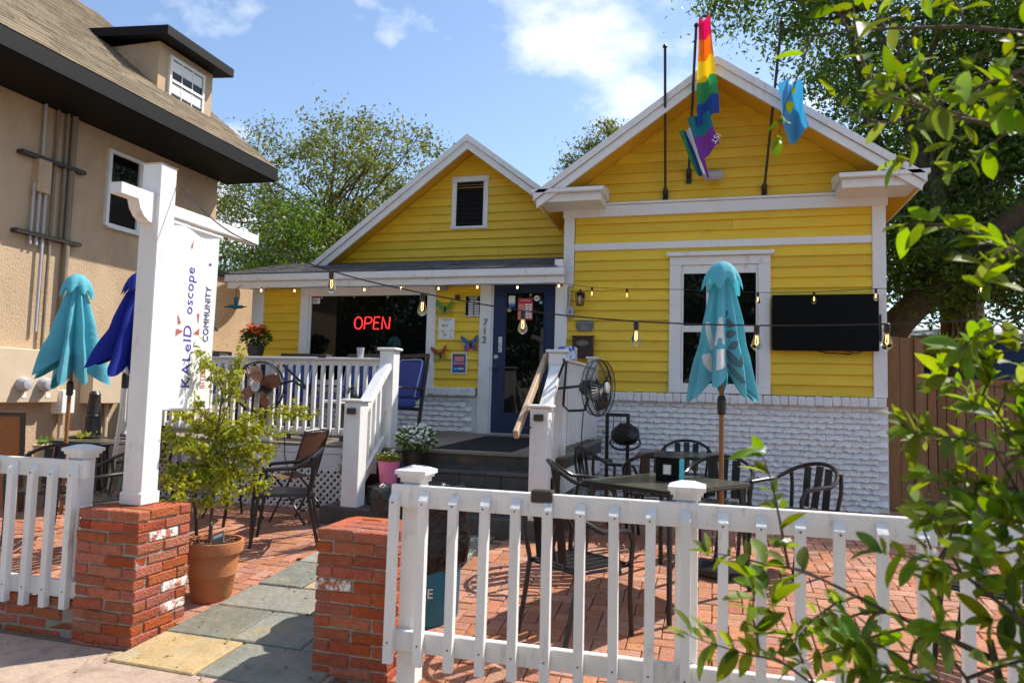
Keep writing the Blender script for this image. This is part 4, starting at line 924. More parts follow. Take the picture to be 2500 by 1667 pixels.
for label, x, z, r, q in (('round yellow sticker under the blue sticker', -2.785, 2.785, .032, 'f_ye'), ('round white sticker at the top right of the door glass', -2.39, 2.945, .04, 'whiteplastic'), ('small blue round sticker below the white one', -2.33, 2.885, .03, 'blueen')):
    t = thing('door_sticker', label, 'sticker', (x, YG, z), 'stickers on the door glass'); MB().lathe((x, YG-.0005, z), [(r, 0), (r, -.001)], 20, axis='y').build('disc', q, t); MB().lathe((x, YG-.0016, z), [(r*.6, 0), (r*.6, -.0006)], 16, axis='y').build('print_block', 'grey', t)
os_ = thing('open_sign', 'glowing red OPEN neon sign in the big window', 'neon sign', (-4.93, 9.68, 2.5))
def nt_(pts, cl=False): MB().tube([(-5.215+a, YF-.018, 2.51+b) for a, b in pts], .0085, 8, cl).build('tube', 'neon', os_)
nt_([(.07+.065*math.cos(R(k)), .09+.09*math.sin(R(k))) for k in range(0, 360, 20)], True)
nt_([(.17, 0), (.185, .18), (.25, .18), (.285, .16), (.29, .13), (.275, .10), (.24, .085), (.185, .085)])
nt_([(.42, .178), (.335, .18), (.325, .10), (.32, .0), (.41, 0)]); nt_([(.33, .092), (.40, .095)])
nt_([(.455, 0), (.47, .18), (.54, .01), (.575, .005), (.585, .18)])
ws = thing('alarm_sticker', 'white and red alarm sticker in the window corner', 'sticker', (-5.89, YF, 2.9)); B(-5.94, -5.82, YF-.006, YF-.0045, 2.90, 3.005).build('sheet', 'paper', ws)
B(-5.94, -5.82, YF-.0075, YF-.0065, 2.985, 3.005).build('print_block', 'red', ws)
for z in (2.965, 2.945, 2.92): B(-5.93, -5.86, YF-.0075, YF-.0065, z-.006, z+.004).build('print_line', 'darkprint', ws)
fl = thing('flood_light', 'grey cylindrical wall light among the flags', 'wall light', (.0, 9.55, 4.52)); MB().lathe((-.125, 9.55, 4.525), [(.06, 0), (.068, .012), (.068, .215), (.06, .23)], 20, axis='x').build('body', 'grey', fl, smooth=True); MB().tube([(0, 9.67, 4.52), (0, 9.58, 4.52)], .025, 8).build('bracket', 'grey', fl)

# ------------------------------------------------------------------ flags
def flagpole(label, base, tip):
    t = thing('flagpole', label, 'flagpole', base, 'flagpoles on the gable'); b = Vector(base); e = Vector(tip); d = (e-b).normalized()
    MB().tube([b, e], .017, 8).build('pole', 'black', t); MB().tube([b-d*.10, b-d*.02, b+d*.04], [.022, .036, .028], 10).build('holder', 'black', t); B(b.x-.035, b.x+.035, YF-.05, YF-.02, b.z-.15, b.z+.03).build('mount', 'black', t)
    MB().lathe(tip, [(.005, -.03), (.028, -.015), (.03, 0), (.02, .02), (.004, .03)], 12).build('finial', 'black', t)
def flag(label, c, bands, amp=.05, nf=2.2, vert=False):
    """cloth between four corners (top-left, top-right, bottom-right, bottom-left), one strip of cloth per colour"""
    t = thing('flag', label, 'flag', c[0], 'flags on the gable'); c = [Vector(q) for q in c]; nb = len(bands)
    for i, q in enumerate(bands):
        def fn(u, v):
            U, V = (u, (i+v)/nb) if not vert else ((i+u)/nb, v)
            p = c[0].lerp(c[1], U).lerp(c[3].lerp(c[2], U), V); a = math.sin(nf*2*math.pi*U+2.2*V)*amp
            return p+Vector((.35*a*math.cos(5*V), -a, .4*a*U))
        MB().grid(fn, 14, 6).build('cloth_band', q, t, smooth=True, normals=False)
    return t
flagpole('black flagpole at the left of the gable', (-.635, 9.62, 4.36), (-.60, 8.75, 5.95))
flagpole('black flagpole between the two left flags', (-.33, 9.62, 4.62), (-.225, 8.7, 6.15))
flagpole('long black flagpole right of the grey wall light', (.625, 9.62, 4.36), (.76, 8.75, 6.1))
flag('rainbow striped flag hanging from the middle flagpole', [(-.20, 8.72, 6.22), (-.07, 8.72, 6.25), (.06, 8.95, 5.16), (-.21, 9.0, 4.98)], ['f_red', 'f_or', 'f_ye', 'f_gr', 'f_bl'], .035, 1.4)
fg = flag('teal and purple flag with white letters left of the wall light', [(-.34, 9.0, 5.1), (-.08, 8.95, 5.15), (.06, 9.05, 4.78), (-.15, 9.1, 4.58)], ['f_te', 'f_pu'], .035, 1.2)
text('lettering', 'IST', .10, 'paper', (.01, 8.93, 4.80), (-.55, 0, -.83), (.83, 0, -.55), fg, .001)
flag('green blue and white flag hanging in narrow folds', [(-.44, 9.12, 4.98), (-.25, 9.08, 5.03), (-.06, 9.15, 4.39), (-.22, 9.2, 4.44)], ['f_gr', 'f_bl', 'paper', 'f_pu'], .04, 1.5, True)
flag('light blue flag curling beside the long flagpole', [(.72, 8.86, 5.38), (.98, 8.86, 5.44), (1.07, 8.98, 4.84), (.86, 9.0, 4.66)], ['skyflag', 'skyflag'], .08, 1.0)

# ------------------------------------------------------------------ umbrellas
def umbrella(label, x, y, ztop, zhem, rmax, mt, pole, tilt=None, n=8, ph=.2, base=None, group='folded patio umbrellas', zbase=None):
    zbase = G(y) if zbase is None else zbase
    t = thing('patio_umbrella', label, 'umbrella', (x, y, zbase), group)
    X = Matrix.Translation((x, y, zbase)) @ (Matrix.Rotation(tilt[1], 4, Vector(tilt[0])) if tilt else Matrix()) @ Matrix.Translation((-x, -y, -zbase))
    def surf(th, v, off=0.):
        f = .5+.5*math.cos(n*(th+ph)+.55*math.sin(2*th+ph*9)+.5*math.sin(3*th+ph*5)); f = f**.75
        r = .055+(rmax-.055)*v**.85*(.32+.68*f)*(1+.13*math.sin(3*th+.5+ph)+.05*math.sin(5*th+7*v))*(1-.10*math.exp(-((v-.55)/.09)**2))+off
        z = ztop-.10-(ztop-.10-zhem)*v*(1-.17*(1-f)*v**4+.05*math.sin(2*th+1+ph*4)*v+.03*math.sin(5*th)*v**2)
        return X @ Vector((x+r*math.cos(th), y+r*math.sin(th)*.92, z))
    MB().grid(lambda u, v: surf(2*math.pi*u, v), 96, 18).build('canopy', mt, t, smooth=True, normals=False)
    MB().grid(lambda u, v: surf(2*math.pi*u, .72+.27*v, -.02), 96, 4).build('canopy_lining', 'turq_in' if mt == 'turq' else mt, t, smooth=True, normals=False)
    def cap(u, v):
        th = 2*math.pi*u; f = .5+.5*math.cos(n*(th+ph)); r = .012+.150*math.sin(v*1.45)*(1-.22*(1-f)*v)*(1+.08*math.sin(3*th)); z = ztop-.24*v**1.7*(1+.12*math.sin(2*th))+.075*(1-f)*v**3
        return X @ Vector((x+r*math.cos(th), y+r*math.sin(th), z))
    MB().grid(cap, 96, 10).build('vent_cap', mt, t, smooth=True, normals=False)
    MB().tube([X @ Vector((x, y, zbase)), X @ Vector((x, y, ztop-.05))], .019, 12).build('pole', pole, t, smooth=True)
    MB().lathe(X @ Vector((x, y, zhem-.14)), [(.022, 0), (.032, .01), (.034, .12), (.024, .15)], 12).build('hub', 'black', t)
    if base: MB().lathe((x, y, zbase), [(.24, 0), (.24, .04), (.06, .07), (.03, .30), (.022, .32)], 24).build('base', 'black', t)
    return t, surf
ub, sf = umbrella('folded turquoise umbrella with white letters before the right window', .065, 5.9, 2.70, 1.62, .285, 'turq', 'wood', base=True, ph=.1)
def decal(name, polys, th0, z_to_v, mt, parent):                    # flat print laid on the folds
    for pl_ in polys:
        bm = bmesh.new(); vs = [bm.verts.new((a, b, 0)) for a, b in pl_]; bm.faces.new(vs); bmesh.ops.triangulate(bm, faces=bm.faces)
        for _ in range(3): bmesh.ops.subdivide_edges(bm, edges=bm.edges[:], cuts=1, use_grid_fill=False); bmesh.ops.triangulate(bm, faces=bm.faces)
        m = MB(); m.v = [tuple(sf(th0+v.co.x, z_to_v+v.co.y, .0045)) for v in bm.verts]; bm.verts.index_update(); m.f = [tuple(v.index for v in f.verts) for f in bm.faces]; bm.free()
        m.build(name, mt, parent, normals=False)
TH = R(-90)
V_ = [(-.30, .40), (-.20, .40), (-.12, .56), (-.09, .40), (-.02, .40), (-.09, .64), (-.15, .64)]
A_ = [(.0, .62), (.08, .38), (.15, .38), (.22, .62), (.155, .62), (.14, .56), (.08, .56), (.065, .62)]
E_l = [(.02, .66), (.16, .66), (.16, .69), (.065, .69), (.065, .735), (.14, .735), (.14, .765), (.065, .765), (.065, .81), (.16, .81), (.16, .845), (.02, .845)]
dc = lambda P, dx, dy, k=2.: [[(a*k+dx, b+dy) for a, b in P]]
decal('letter', dc(V_, 0, 0), TH-.35, 0, 'lettergrey', ub); decal('letter', dc(A_, 0, 0), TH-.30, 0, 'lettergrey', ub)
decal('letter', dc(V_, 0, .26), TH-.25, 0, 'lettergrey', ub); decal('letter', dc(E_l, 0, 0), TH-.20, 0, 'lettergrey', ub)
lf = lambda cx, cy, l, w_, a: [(cx+l*math.cos(a)*(2*k/12-1)*.5-s*w_*math.sin(math.pi*k/12)*math.sin(a), cy+l*math.sin(a)*(2*k/12-1)*.5+s*w_*math.sin(math.pi*k/12)*math.cos(a)) for s, r_ in ((1, range(0, 13)), (-1, range(11, 0, -1))) for k in r_]
for cx, cy, l, w_, a in ((.42, .42, .5, .035, .05), (.45, .51, .5, .035, -.08), (.55, .60, .4, .035, -.2), (.40, .72, .66, .06, .1), (.42, .86, .66, .055, .05), (.75, .70, .4, .03, -.3), (.30, .34, .3, .03, -.1)):
    decal('leaf_print', [lf(cx, cy, l, w_, a)], TH+.05, 0, 'leafgrey', ub)
umbrella('folded turquoise umbrella by the tan stucco building', -6.35, 5.85, 2.72, 1.60, .36, 'turq', 'wood', ph=.3)
umbrella('folded royal blue umbrella leaning on a grey pole', -5.70, 5.75, 2.72, 1.70, .36, 'royal', 'steel', tilt=((0, 1, 0), R(6)), base=True, ph=.5)

# ================================================================== PATIO FURNITURE
def arc(c, r, a0, a1, n, z0, z1, ry=None):
    return [Vector((c[0]+r*math.cos(R(a0+(a1-a0)*k/n)), c[1]+(ry or r)*math.sin(R(a0+(a1-a0)*k/n)), z0+(z1-z0)*(.5-.5*math.cos(2*math.pi*k/n)) if z1 != z0 else z0)) for k in range(n+1)]
SLATM = None
def bistro_chair():                                                  # faces +y, base at the origin
    t = thing('bistro_chair', '', 'chair', (0, 0, 0), 'black metal bistro armchairs on the patio')
    pts = [Vector((-.27, .20, .45)), Vector((-.275, .21, .58)), Vector((-.28, .17, .655)), Vector((-.285, .02, .67))]
    for k in range(0, 13):
        a = R(180+15*k); pts.append(Vector((.285*math.cos(a), -.08+.22*math.sin(a), .675+.145*max(0, -math.sin(a))**1.2)))
    pts += [Vector((-p.x, p.y, p.z)) for p in reversed(pts[:4])]
    MB().tube(pts, .0165, 8).build('arm_rail', 'black', t, smooth=True)
    for sx in (-1, 1):
        MB().tube([(sx*.235, .255, 0), (sx*.245, .225, .25), (sx*.27, .20, .45)], .0155, 8).build('leg', 'black', t, smooth=True)
        MB().tube([(sx*.21, -.30, 0), (sx*.215, -.24, .25), (sx*.225, -.20, .44), (sx*.245, -.23, .62), (sx*.25, -.225, .765)], .0155, 8).build('leg', 'black', t, smooth=True)
    MB().tube([(-.225, -.20, .435), (-.26, 0, .44), (-.245, .21, .44), (0, .235, .44), (.245, .21, .44), (.26, 0, .44), (.225, -.20, .435), (0, -.22, .435)], .011, 7, True).build('seat_frame', 'black', t, smooth=True)
    for k in range(6): x = -.185+.074*k; B(x-.029, x+.029, -.20, .215, .442, .452).build('seat_slat', 'black', t)
    for k in (-1, 0, 1): MB().prism([(.10*k-.034, -.215-.01*abs(k), .47), (.10*k+.034, -.215-.01*abs(k), .47), (.105*k+.034, -.285+.02*abs(k), .80-.012*abs(k)), (.105*k-.034, -.285+.02*abs(k), .80-.012*abs(k))], (0, .008, 0)).build('back_slat', 'black', t)
    return t
CH0 = bistro_chair(); used = []
def chair(x, y, rz, label):
    o = CH0 if not used else dup(CH0); used.append(1); o['label'] = label
    return move(o, (x, y, G(y)+.004), R(rz))
chair(-.98, 5.72, -75, 'black bistro armchair at the left end of the near patio table')
chair(-.82, 4.55, -35, 'black bistro armchair right behind the picket fence, left of the near table')
chair(-1.02, 7.15, -60, 'black bistro armchair between the porch side and the far table')
chair(-.52, 6.85, 10, 'black bistro armchair in front of the far patio table')
chair(-.30, 8.55, 180, 'black bistro armchair against the white brick wall behind the far table')
chair(.03, 6.35, 165, 'black bistro armchair just behind the umbrella pole')
chair(.62, 6.1, 130, 'black bistro armchair right of the umbrella pole')
chair(1.55, 4.75, 60, 'black bistro armchair alone on the pavers at the right, behind the leaves')
chair(-3.62, 5.62, 118, 'black bistro armchair on the pavers behind the potted tree')
chair(-5.05, 5.0, 160, 'black bistro armchair nearest the left picket fence')
chair(-5.75, 5.15, -150, 'black bistro armchair at the left edge behind the picket fence')
chair(-6.25, 6.75, 175, 'black bistro armchair behind the glass table by the stucco wall')
chair(-4.3, 5.55, -120, 'black bistro armchair left of the potted tree in the shade')
def patio_table(label, corners, zt, leg_in=.09, group='black patio tables'):
    cx = sum(c[0] for c in corners)/4; cy = sum(c[1] for c in corners)/4; t = thing('patio_table', label, 'table', (cx, cy, G(cy)), group)
    cs = [Vector((x, y, 0)) for x, y in corners]; ce = Vector((cx, cy, 0)); rnd_ = []
    for i, c in enumerate(cs):
        a = (cs[i-1]-c).normalized(); b = (cs[(i+1) % 4]-c).normalized()
        for k in range(5): q = k/4; rnd_.append(c+a*.05*(1-q)**2+b*.05*q**2)
    MB().prism([(p.x, p.y, zt-.008) for p in rnd_], (0, 0, .008)).build('table_top', 'tableglass', t)
    MB().prism([(p.x+(p.x-cx)*.004, p.y, zt-.034) for p in rnd_], (0, 0, .024)).build('rim', 'black', t, bevel=.006)
    for c in cs: q = c+(ce-c).normalized()*leg_in; MB().tube([(q.x, q.y, zt-.03), (c.x*.97+cx*.03, c.y*.97+cy*.03, G(c.y))], .018, 8).build('leg', 'black', t, smooth=True)
    return t
patio_table('large dark glass patio table under the umbrella', [(-.92, 5.15), (-.26, 4.78), (.28, 5.55), (-.40, 5.96)], 1.0)
patio_table('smaller dark patio table against the white brick wall', [(-.78, 7.62), (.15, 7.72), (.10, 8.42), (-.80, 8.38)], 1.0)
patio_table('pale glass patio table beside the stucco wall', [(-6.75, 6.0), (-6.1, 6.0), (-6.0, 6.45), (-6.9, 6.5)], .985)
nb = thing('napkin_dispenser', 'dark napkin dispenser with turquoise cards on the glass table', 'napkin dispenser', (-.28, 5.38, 1.0))
MX = Matrix.Translation((-.30, 5.40, 1.0)) @ Matrix.Rotation(R(-14), 4, 'Z')
def mx(m): m.v = [tuple(MX @ Vector(q)) for q in m.v]; return m
mx(B(-.085, .085, -.07, .07, .002, .17)).build('body', 'screen', nb, bevel=.004); mx(B(-.03, .03, -.072, -.0705, .05, .12)).build('slot', 'steel', nb); mx(B(-.02, .02, -.074, -.0722, .055, .115)).build('napkins', 'paper', nb)
mx(MB().prism([(-.10, -.085, .172), (-.10, .085, .172), (-.10, .05, .205), (-.10, 0, .212), (-.10, -.05, .205)], (.20, 0, 0))).build('lid', 'bronze', nb); mx(B(.0855, .0875, -.06, .06, .01, .165)).build('card', 'napart', nb)
mx(MB().lathe((0, 0, .212), [(.03, 0), (.035, .008), (.01, .016)], 7)).build('crumpled_napkin', 'paper', nb)
# round iron table with branching legs, and the wicker folding chair, in front of the lattice
it = thing('iron_side_table', 'thin round iron table with branching legs before the lattice', 'table', (-4.62, 6.25, .28))
MB().lathe((-4.62, 6.25, .985), [(.40, 0), (.42, .008), (.42, .02), (.40, .026)], 32).build('table_top', 'tableglass', it)
for a in (20, 110, 200, 290):
    c, s = math.cos(R(a)), math.sin(R(a))
    MB().tube([(-4.62+.30*c, 6.25+.30*s, .28), (-4.62+.16*c, 6.25+.16*s, .62), (-4.62+.22*c, 6.25+.22*s, .85), (-4.62+.36*c, 6.25+.36*s, .985)], .011, 6).build('leg', 'black', it, smooth=True)
    MB().tube([(-4.62+.16*c, 6.25+.16*s, .62), (-4.62+.24*c-.1*s, 6.25+.24*s+.1*c, .85), (-4.62+.34*c-.13*s, 6.25+.34*s+.13*c, .985)], .007, 6).build('branch_rod', 'black', it)
wc = thing('folding_chair', 'brown wicker folding chair in front of the white lattice', 'chair', (-3.9, 6.5, .28)); WX = Matrix.Translation((-4.0, 6.42, .28)) @ Matrix.Rotation(R(82), 4, 'Z')
def wx(m): m.v = [tuple(WX @ Vector(q)) for q in m.v]; return m
for sx in (-1, 1):
    wx(MB().tube([(sx*.19, .18, 0), (sx*.19, -.06, .45), (sx*.18, -.2, .9)], .011, 6)).build('leg', 'bronze', wc); wx(MB().tube([(sx*.17, -.24, 0), (sx*.17, .0, .3), (sx*.17, .19, .46)], .011, 6)).build('leg', 'bronze', wc)
wx(MB().grid(lambda u, v: (-.19+.38*u, .2-.38*v, .46-.03*math.sin(math.pi*v)), 6, 6)).build('seat', 'wicker', wc); wx(MB().grid(lambda u, v: (-.18+.36*u, -.09-.11*v-.02*math.sin(math.pi*u), .53+.36*v), 6, 6)).build('backrest', 'wicker', wc)
wx(MB().tube([(-.18, -.2, .9), (0, -.225, .915), (.18, -.2, .9)], .011, 6)).build('top_bar', 'bronze', wc)
for p, q in (((-.19, .02, .22), (.19, .02, .22)), ((-.17, -.13, .12), (.17, -.13, .12))): wx(MB().tube([p, q], .008, 6)).build('stretcher', 'bronze', wc)
# black stand with a covered round head, by the brick wall
rk = thing('garden_rack', 'tall black metal rack with a black covered round pan', 'rack', (-1.1, 8.75, .28))
for x in (-1.235, -.985): B(x-.02, x+.02, 8.70, 8.74, .284, 1.36).build('upright', 'black', rk)
B(-1.255, -.965, 8.70, 8.74, 1.36, 1.40).build('top_bar', 'black', rk)
for x in (-1.16, -1.07): MB().tube([(x, 8.72, 1.0), (x, 8.72, 1.36)], .005, 5).build('rod', 'black', rk)
m = MB().lathe((0, 0, 0), [(.01, .12), (.10, .11), (.155, .06), (.17, 0), (.15, -.03), (.02, -.04)], 20); g = np.random.default_rng(4)
m.v = [tuple(Vector((-1.0, 8.6, 1.13))+Matrix.Rotation(R(28), 3, 'X') @ Vector((x*(1+g.normal()*.03), y*(1+g.normal()*.03), z*1.2+g.normal()*.006))) for x, y, z in m.v]; m.build('covered_pan', 'blackplastic', rk, smooth=True)
MB().tube([Vector((-1.0, 8.58, 1.06))+Vector((.18*math.cos(a), .1*math.sin(a), .08*math.sin(a))) for a in [R(24*k) for k in range(15)]], .012, 6, True).build('ring', 'black', rk)
MB().tube([(-1.24, 8.68, 1.18), (-1.28, 8.66, 1.14), (-1.27, 8.66, 1.2)], .007, 5).build('hook', 'black', rk)
# heater stand, plant trays and sign board in the left yard
hs_ = thing('pedestal_stand', 'black turned pedestal stand by the utility boxes', 'stand', (-6.95, 6.75, .28))
MB().lathe((-6.95, 6.75, .284), [(.24, 0), (.25, .05), (.17, .09), (.15, .5), (.20, .62), (.20, .66), (.10, .70), (.085, .76), (.075, 1.0), (.06, 1.16), (.065, 1.18), (.04, 1.22)], 22).build('shaft', 'bronze', hs_, smooth=True)
MB().lathe((-6.95, 6.75, 1.205), [(.082, 0), (.088, .012), (.08, .024)], 22, cap=False).build('collar', 'black', hs_)
ab = thing('sign_board', 'ochre folding sign board with a dark frame at the left edge', 'sign board', (-7.0, 5.75, .28)); AX = Matrix.Translation((-6.95, 5.62, .28)) @ Matrix.Rotation(R(35), 4, 'Z') @ Matrix.Rotation(R(9), 4, 'X')
for a, q, n in ((B(-.25, .21, -.008, .008, .03, .98), 'wood', 'panel'), (B(.211, .25, -.02, .02, 0, 1.02), 'bronze', 'frame'), (B(-.25, .21, -.02, .02, .981, 1.02), 'bronze', 'frame')): a.v = [tuple(AX @ Vector(k)) for k in a.v]; a.build(n, q, ab)
potted('planter', 'pale planter of dry soil and seedlings by the stucco wall', (-6.95, 6.2, .62), .16, .30, 'fern', 60, (.14, .12, .05, 0), .06, 41, mt='cream')
B(-7.15, -6.75, 6.0, 6.4, .28, .615).build('plinth', 'greywood', [o for o in bpy.data.objects if o.name == 'planter'][0])
hp = thing('plant_dish', 'shallow dark dish with small plants beside the pale planter', 'planter', (-6.75, 6.45, .95)); MB().lathe((-6.75, 6.45, .95), [(.05, 0), (.12, .02), (.17, .05), (.16, .055), (.04, .03)], 20).build('dish', 'black', hp, smooth=True); MB().tube([(-6.75, 6.45, .284), (-6.75, 6.45, .95)], .02, 8).build('stem', 'black', hp)
g = np.random.default_rng(3); leaves('foliage', 'leaf_lime', np.array((-6.72, 6.42, 1.02))+g.normal(size=(40, 3))*(.06, .06, .02), .05, .03, hp, 'stuff', 2)

# ------------------------------------------------------------------ litter bin
bi = thing('recycling_bin', 'round blue recycling bin lined with a bulging black bag', 'bin', (-1.90, 4.58, .11)); bc = (-1.90, 4.58)
MB().lathe((*bc, G(4.3)), [(.25, 0), (.27, .03), (.285, .5), (.29, .78), (.27, .80)], 28).build('bin', 'bluebox', bi, smooth=True)
g = np.random.default_rng(8)
def bag(u, v):
    a = 2*math.pi*u; k = math.sin(7*a)*.012+math.sin(13*a+5*v)*.010; zb = .40+.07*math.sin(2*a+2)+.03*math.sin(5*a)
    prof = [(.300, zb), (.325, zb+.02), (.345, zb+.12), (.335, .70), (.325, .84), (.33, .915), (.315, .945), (.27, .92), (.25, .80)]
    i = min(int(v*8), 7); f = v*8-i; r = prof[i][0]*(1-f)+prof[i+1][0]*f; z = prof[i][1]*(1-f)+prof[i+1][1]*f
    r += k*(1 if v < .8 else .6)+.02*math.sin(a-1)*(v < .5); return (bc[0]+r*math.cos(a), bc[1]+r*math.sin(a), z+.012*math.sin(9*a)*(v > .6))
MB().grid(bag, 72, 24).build('bag', 'blackplastic', bi, smooth=True, normals=False)
for i, ch in enumerate('RECYCLE'):
    a = R(-128+i*12.5); text('letter', ch, .085, 'paper', (bc[0]+.286*math.cos(a), bc[1]+.286*math.sin(a), .315), (-math.sin(a), math.cos(a), 0), (0, 0, 1), bi, .001)

# ================================================================== PORCH FURNITURE AND FANS
def porch_chair():                                                   # faces +y
    t = thing('porch_chair', '', 'chair', (0, 0, 0), 'cushioned chairs on the porch')
    for sx in (-1, 1):
        MB().bar((sx*.30, .28, 0), (sx*.30, .28, .62), .035, .035).build('leg', 'bronze', t); MB().bar((sx*.29, -.26, 0), (sx*.28, -.40, 1.05), .035, .035).build('leg', 'bronze', t)
        MB().bar((sx*.30, .30, .63), (sx*.30, -.32, .63), .055, .025).build('armrest', 'bronze', t, bevel=.006)
    MB().bar((-.30, -.40, 1.06), (.30, -.40, 1.06), .035, .045).build('back_rail', 'bronze', t); MB().bar((-.28, -.29, .36), (.28, -.29, .36), .03, .04).build('back_rail', 'bronze', t); MB().bar((-.29, .28, .36), (.29, .28, .36), .03, .04).build('front_rail', 'bronze', t)
    for k in (-1, 1): MB().bar((k*.27, -.37, .84), (0, -.395, 1.04), .014, .014).build('back_brace', 'bronze', t)
    MB().tube([(.12*math.cos(a), -.385, .93+.10*math.sin(a)) for a in [R(24*k) for k in range(15)]], .008, 6, True).build('back_ring', 'bronze', t)
    B(-.265, .265, -.26, .29, .375, .49).build('seat_cushion', 'blue_cush', t, bevel=.03)
    m = B(-.26, .26, -.06, .06, 0, .52); rx = Matrix.Translation((0, -.27, .48)) @ Matrix.Rotation(R(14), 4, 'X'); m.v = [tuple(rx @ Vector(q)) for q in m.v]; bk = m.build('back_cushion', 'blue_cush', t, bevel=.035)
    pp = [(-.26, .02), (-.26, .46), (-.235, .515), (-.2, .525), (.2, .525), (.235, .515), (.26, .46), (.26, .02)]
    for yy in (-.055, .055): MB().tube([rx @ Vector((a, yy, b)) for a, b in pp], .009, 6).build('piping', 'blue_pipe', bk)
    return t
pc0 = porch_chair(); uc = []
def pchair(x, y, rz, label, dz=0):
    o = pc0 if not uc else dup(pc0); uc.append(1); o['label'] = label; return move(o, (x, y, zd(y)+.005+dz), R(rz))
pchair(-4.70, 8.55, 168, 'blue cushioned porch chair under the neon sign'); pchair(-4.02, 8.45, 150, 'blue cushioned porch chair behind the left newel post')
pchair(-6.45, 8.3, -120, 'blue cushioned porch chair beside the orange flowers'); pchair(-5.75, 8.7, 180, 'blue cushioned porch chair before the yellow siding strip')
pt = thing('porch_table', 'low dark table with white items among the porch chairs', 'table', (-4.55, 7.75, 1.0)); B(-4.95, -4.15, 7.55, 7.95, 1.40, 1.43).build('table_top', 'bronze', pt)
for x in (-4.9, -4.2):
    for y in (7.6, 7.9): MB().bar((x, y, .995), (x, y, 1.40), .035, .035).build('leg', 'bronze', pt)
cp = thing('drinking_cup', 'clear plastic cup standing on the deck rail', 'cup', (-3.78, 7.2, 1.956)); MB().lathe((-3.78, 7.19, 1.957), [(.032, 0), (.042, .11), (.04, .11), (.03, .006)], 18, cap=False).build('cup_wall', 'grey', cp, smooth=True)
npk = thing('napkin_stack', 'white napkin stack on the low porch table', 'napkins', (-4.4, 7.7, 1.43)); B(-4.5, -4.28, 7.62, 7.82, 1.432, 1.47).build('sheets', 'paper', npk, bevel=.004)
def fan(label, c, r, axis, blade_mt, arm, face=1):
    """axis: unit vector the fan blows along"""
    t = thing('cage_fan', label, 'fan', c, 'caged fans on the porch rails'); a = Vector(axis).normalized(); q = a.to_track_quat('Z', 'Y').to_matrix().to_4x4(); q.translation = c
    T = lambda x, y, z: q @ Vector((x, y, z))
    ring = lambda rr, z: [T(rr*math.cos(R(10*k)), rr*math.sin(R(10*k)), z) for k in range(36)]
    MB().tube(ring(r, 0), .008, 6, True).build('guard_ring', 'black', t); MB().tube(ring(r*.97, .05), .005, 5, True).build('guard_ring', 'black', t); MB().tube(ring(r*.97, -.05), .005, 5, True).build('guard_ring', 'black', t)
    m = MB()
    for k in range(56):
        b = 2*math.pi*k/56; cs, sn = math.cos(b), math.sin(b)
        m.tube([T(.05*cs, .05*sn, .085), T(r*.6*cs, r*.6*sn, .075), T(r*.97*cs, r*.97*sn, .05), T(r*cs, r*sn, 0), T(r*.97*cs, r*.97*sn, -.05), T(r*.55*cs, r*.55*sn, -.085), T(.06*cs, .06*sn, -.09)], .0016, 3)
    m.build('guard_wires', 'black', t, kind='stuff'); MB().tube(ring(r*.55, .078), .003, 4, True).build('guard_ring', 'black', t)
    for k in range(4):
        b0 = R(90*k+25)
        def fn(u, v):
            rr = .05+(r*.86-.05)*v; wd = (.35+.75*math.sin(math.pi*min(1, .2+.72*v)))*.95; an = b0+(u-.5)*wd*(1.15-.35*v); return T(rr*math.cos(an), rr*math.sin(an), (u-.5)*.075)
        MB().grid(fn, 6, 8).build('blade', blade_mt, t, smooth=True)
    m = MB().lathe((0, 0, 0), [(.045, .04), (.05, .0), (.075, -.06), (.075, -.16), (.05, -.19)], 18); m.v = [tuple(q @ Vector(k)) for k in m.v]; m.build('motor', 'black', t, smooth=True)
    m = MB().lathe((0, 0, 0), [(.055, .086), (.05, .10), (.02, .104)], 18); m.v = [tuple(q @ Vector(k)) for k in m.v]; m.build('badge', 'steel', t, smooth=True)
    for w_ in arm: MB().tube(w_, .014, 7).build('bracket', 'black', t)
    return t
fan('caged fan with copper blades hung on the deck railing', (-4.86, 6.92, 1.60), .285, (.12, -1, 0), 'copper', [[(-4.86, 7.06, 1.60), (-4.55, 7.08, 1.68), (-4.42, 7.15, 1.60)], [(-4.70, 7.10, 1.86), (-4.42, 7.15, 1.62)], [(-4.86, 7.05, 1.55), (-4.93, 7.15, 1.2)]])
fan('black caged fan on a bracket beside the right stair rail', (-1.06, 6.86, 1.68), .27, (.94, -.30, 0), 'black', [[(-1.20, 6.92, 1.70), (-1.50, 7.0, 1.665), (-1.52, 7.02, 1.70), (-1.42, 6.95, 1.93), (-1.43, 6.95, 1.96)], [(-1.40, 6.95, 1.94), (-1.42, 6.94, 1.50), (-1.36, 6.92, 1.45), (-1.20, 6.9, 1.46)], [(-1.20, 6.9, 1.46), (-1.16, 6.9, 1.6)]])
tag(MB().tube([(-1.22, 6.95, 1.44), (-1.24, 6.98, 1.2), (-1.22, 7.0, .9), (-1.16, 7.02, .62), (-1.05, 7.05, .55), (-1.1, 7.1, .40)], .006, 5).build('fan_cable', 'black'), 'black cable dangling from the right fan', 'cable', 'fan cables')
tag(MB().tube([(-4.62, 7.05, 1.42), (-4.6, 7.05, 1.1), (-4.58, 7.04, .86), (-4.5, 7.03, .62)], .006, 5).build('fan_cable', 'black'), 'black cable hanging below the copper fan', 'cable', 'fan cables')
mat_ = B(-2.92, -2.04, 7.32, 9.2, .99, .996).build('floor_mat', 'mesh'); mat_.data.transform(Matrix.Rotation(.0, 4, 'X'))
for v in mat_.data.vertices: v.co.z = zd(v.co.y)+(.012 if v.co.z > .993 else .004)
tag(mat_, 'long black rubber mat leading to the navy door', 'mat')

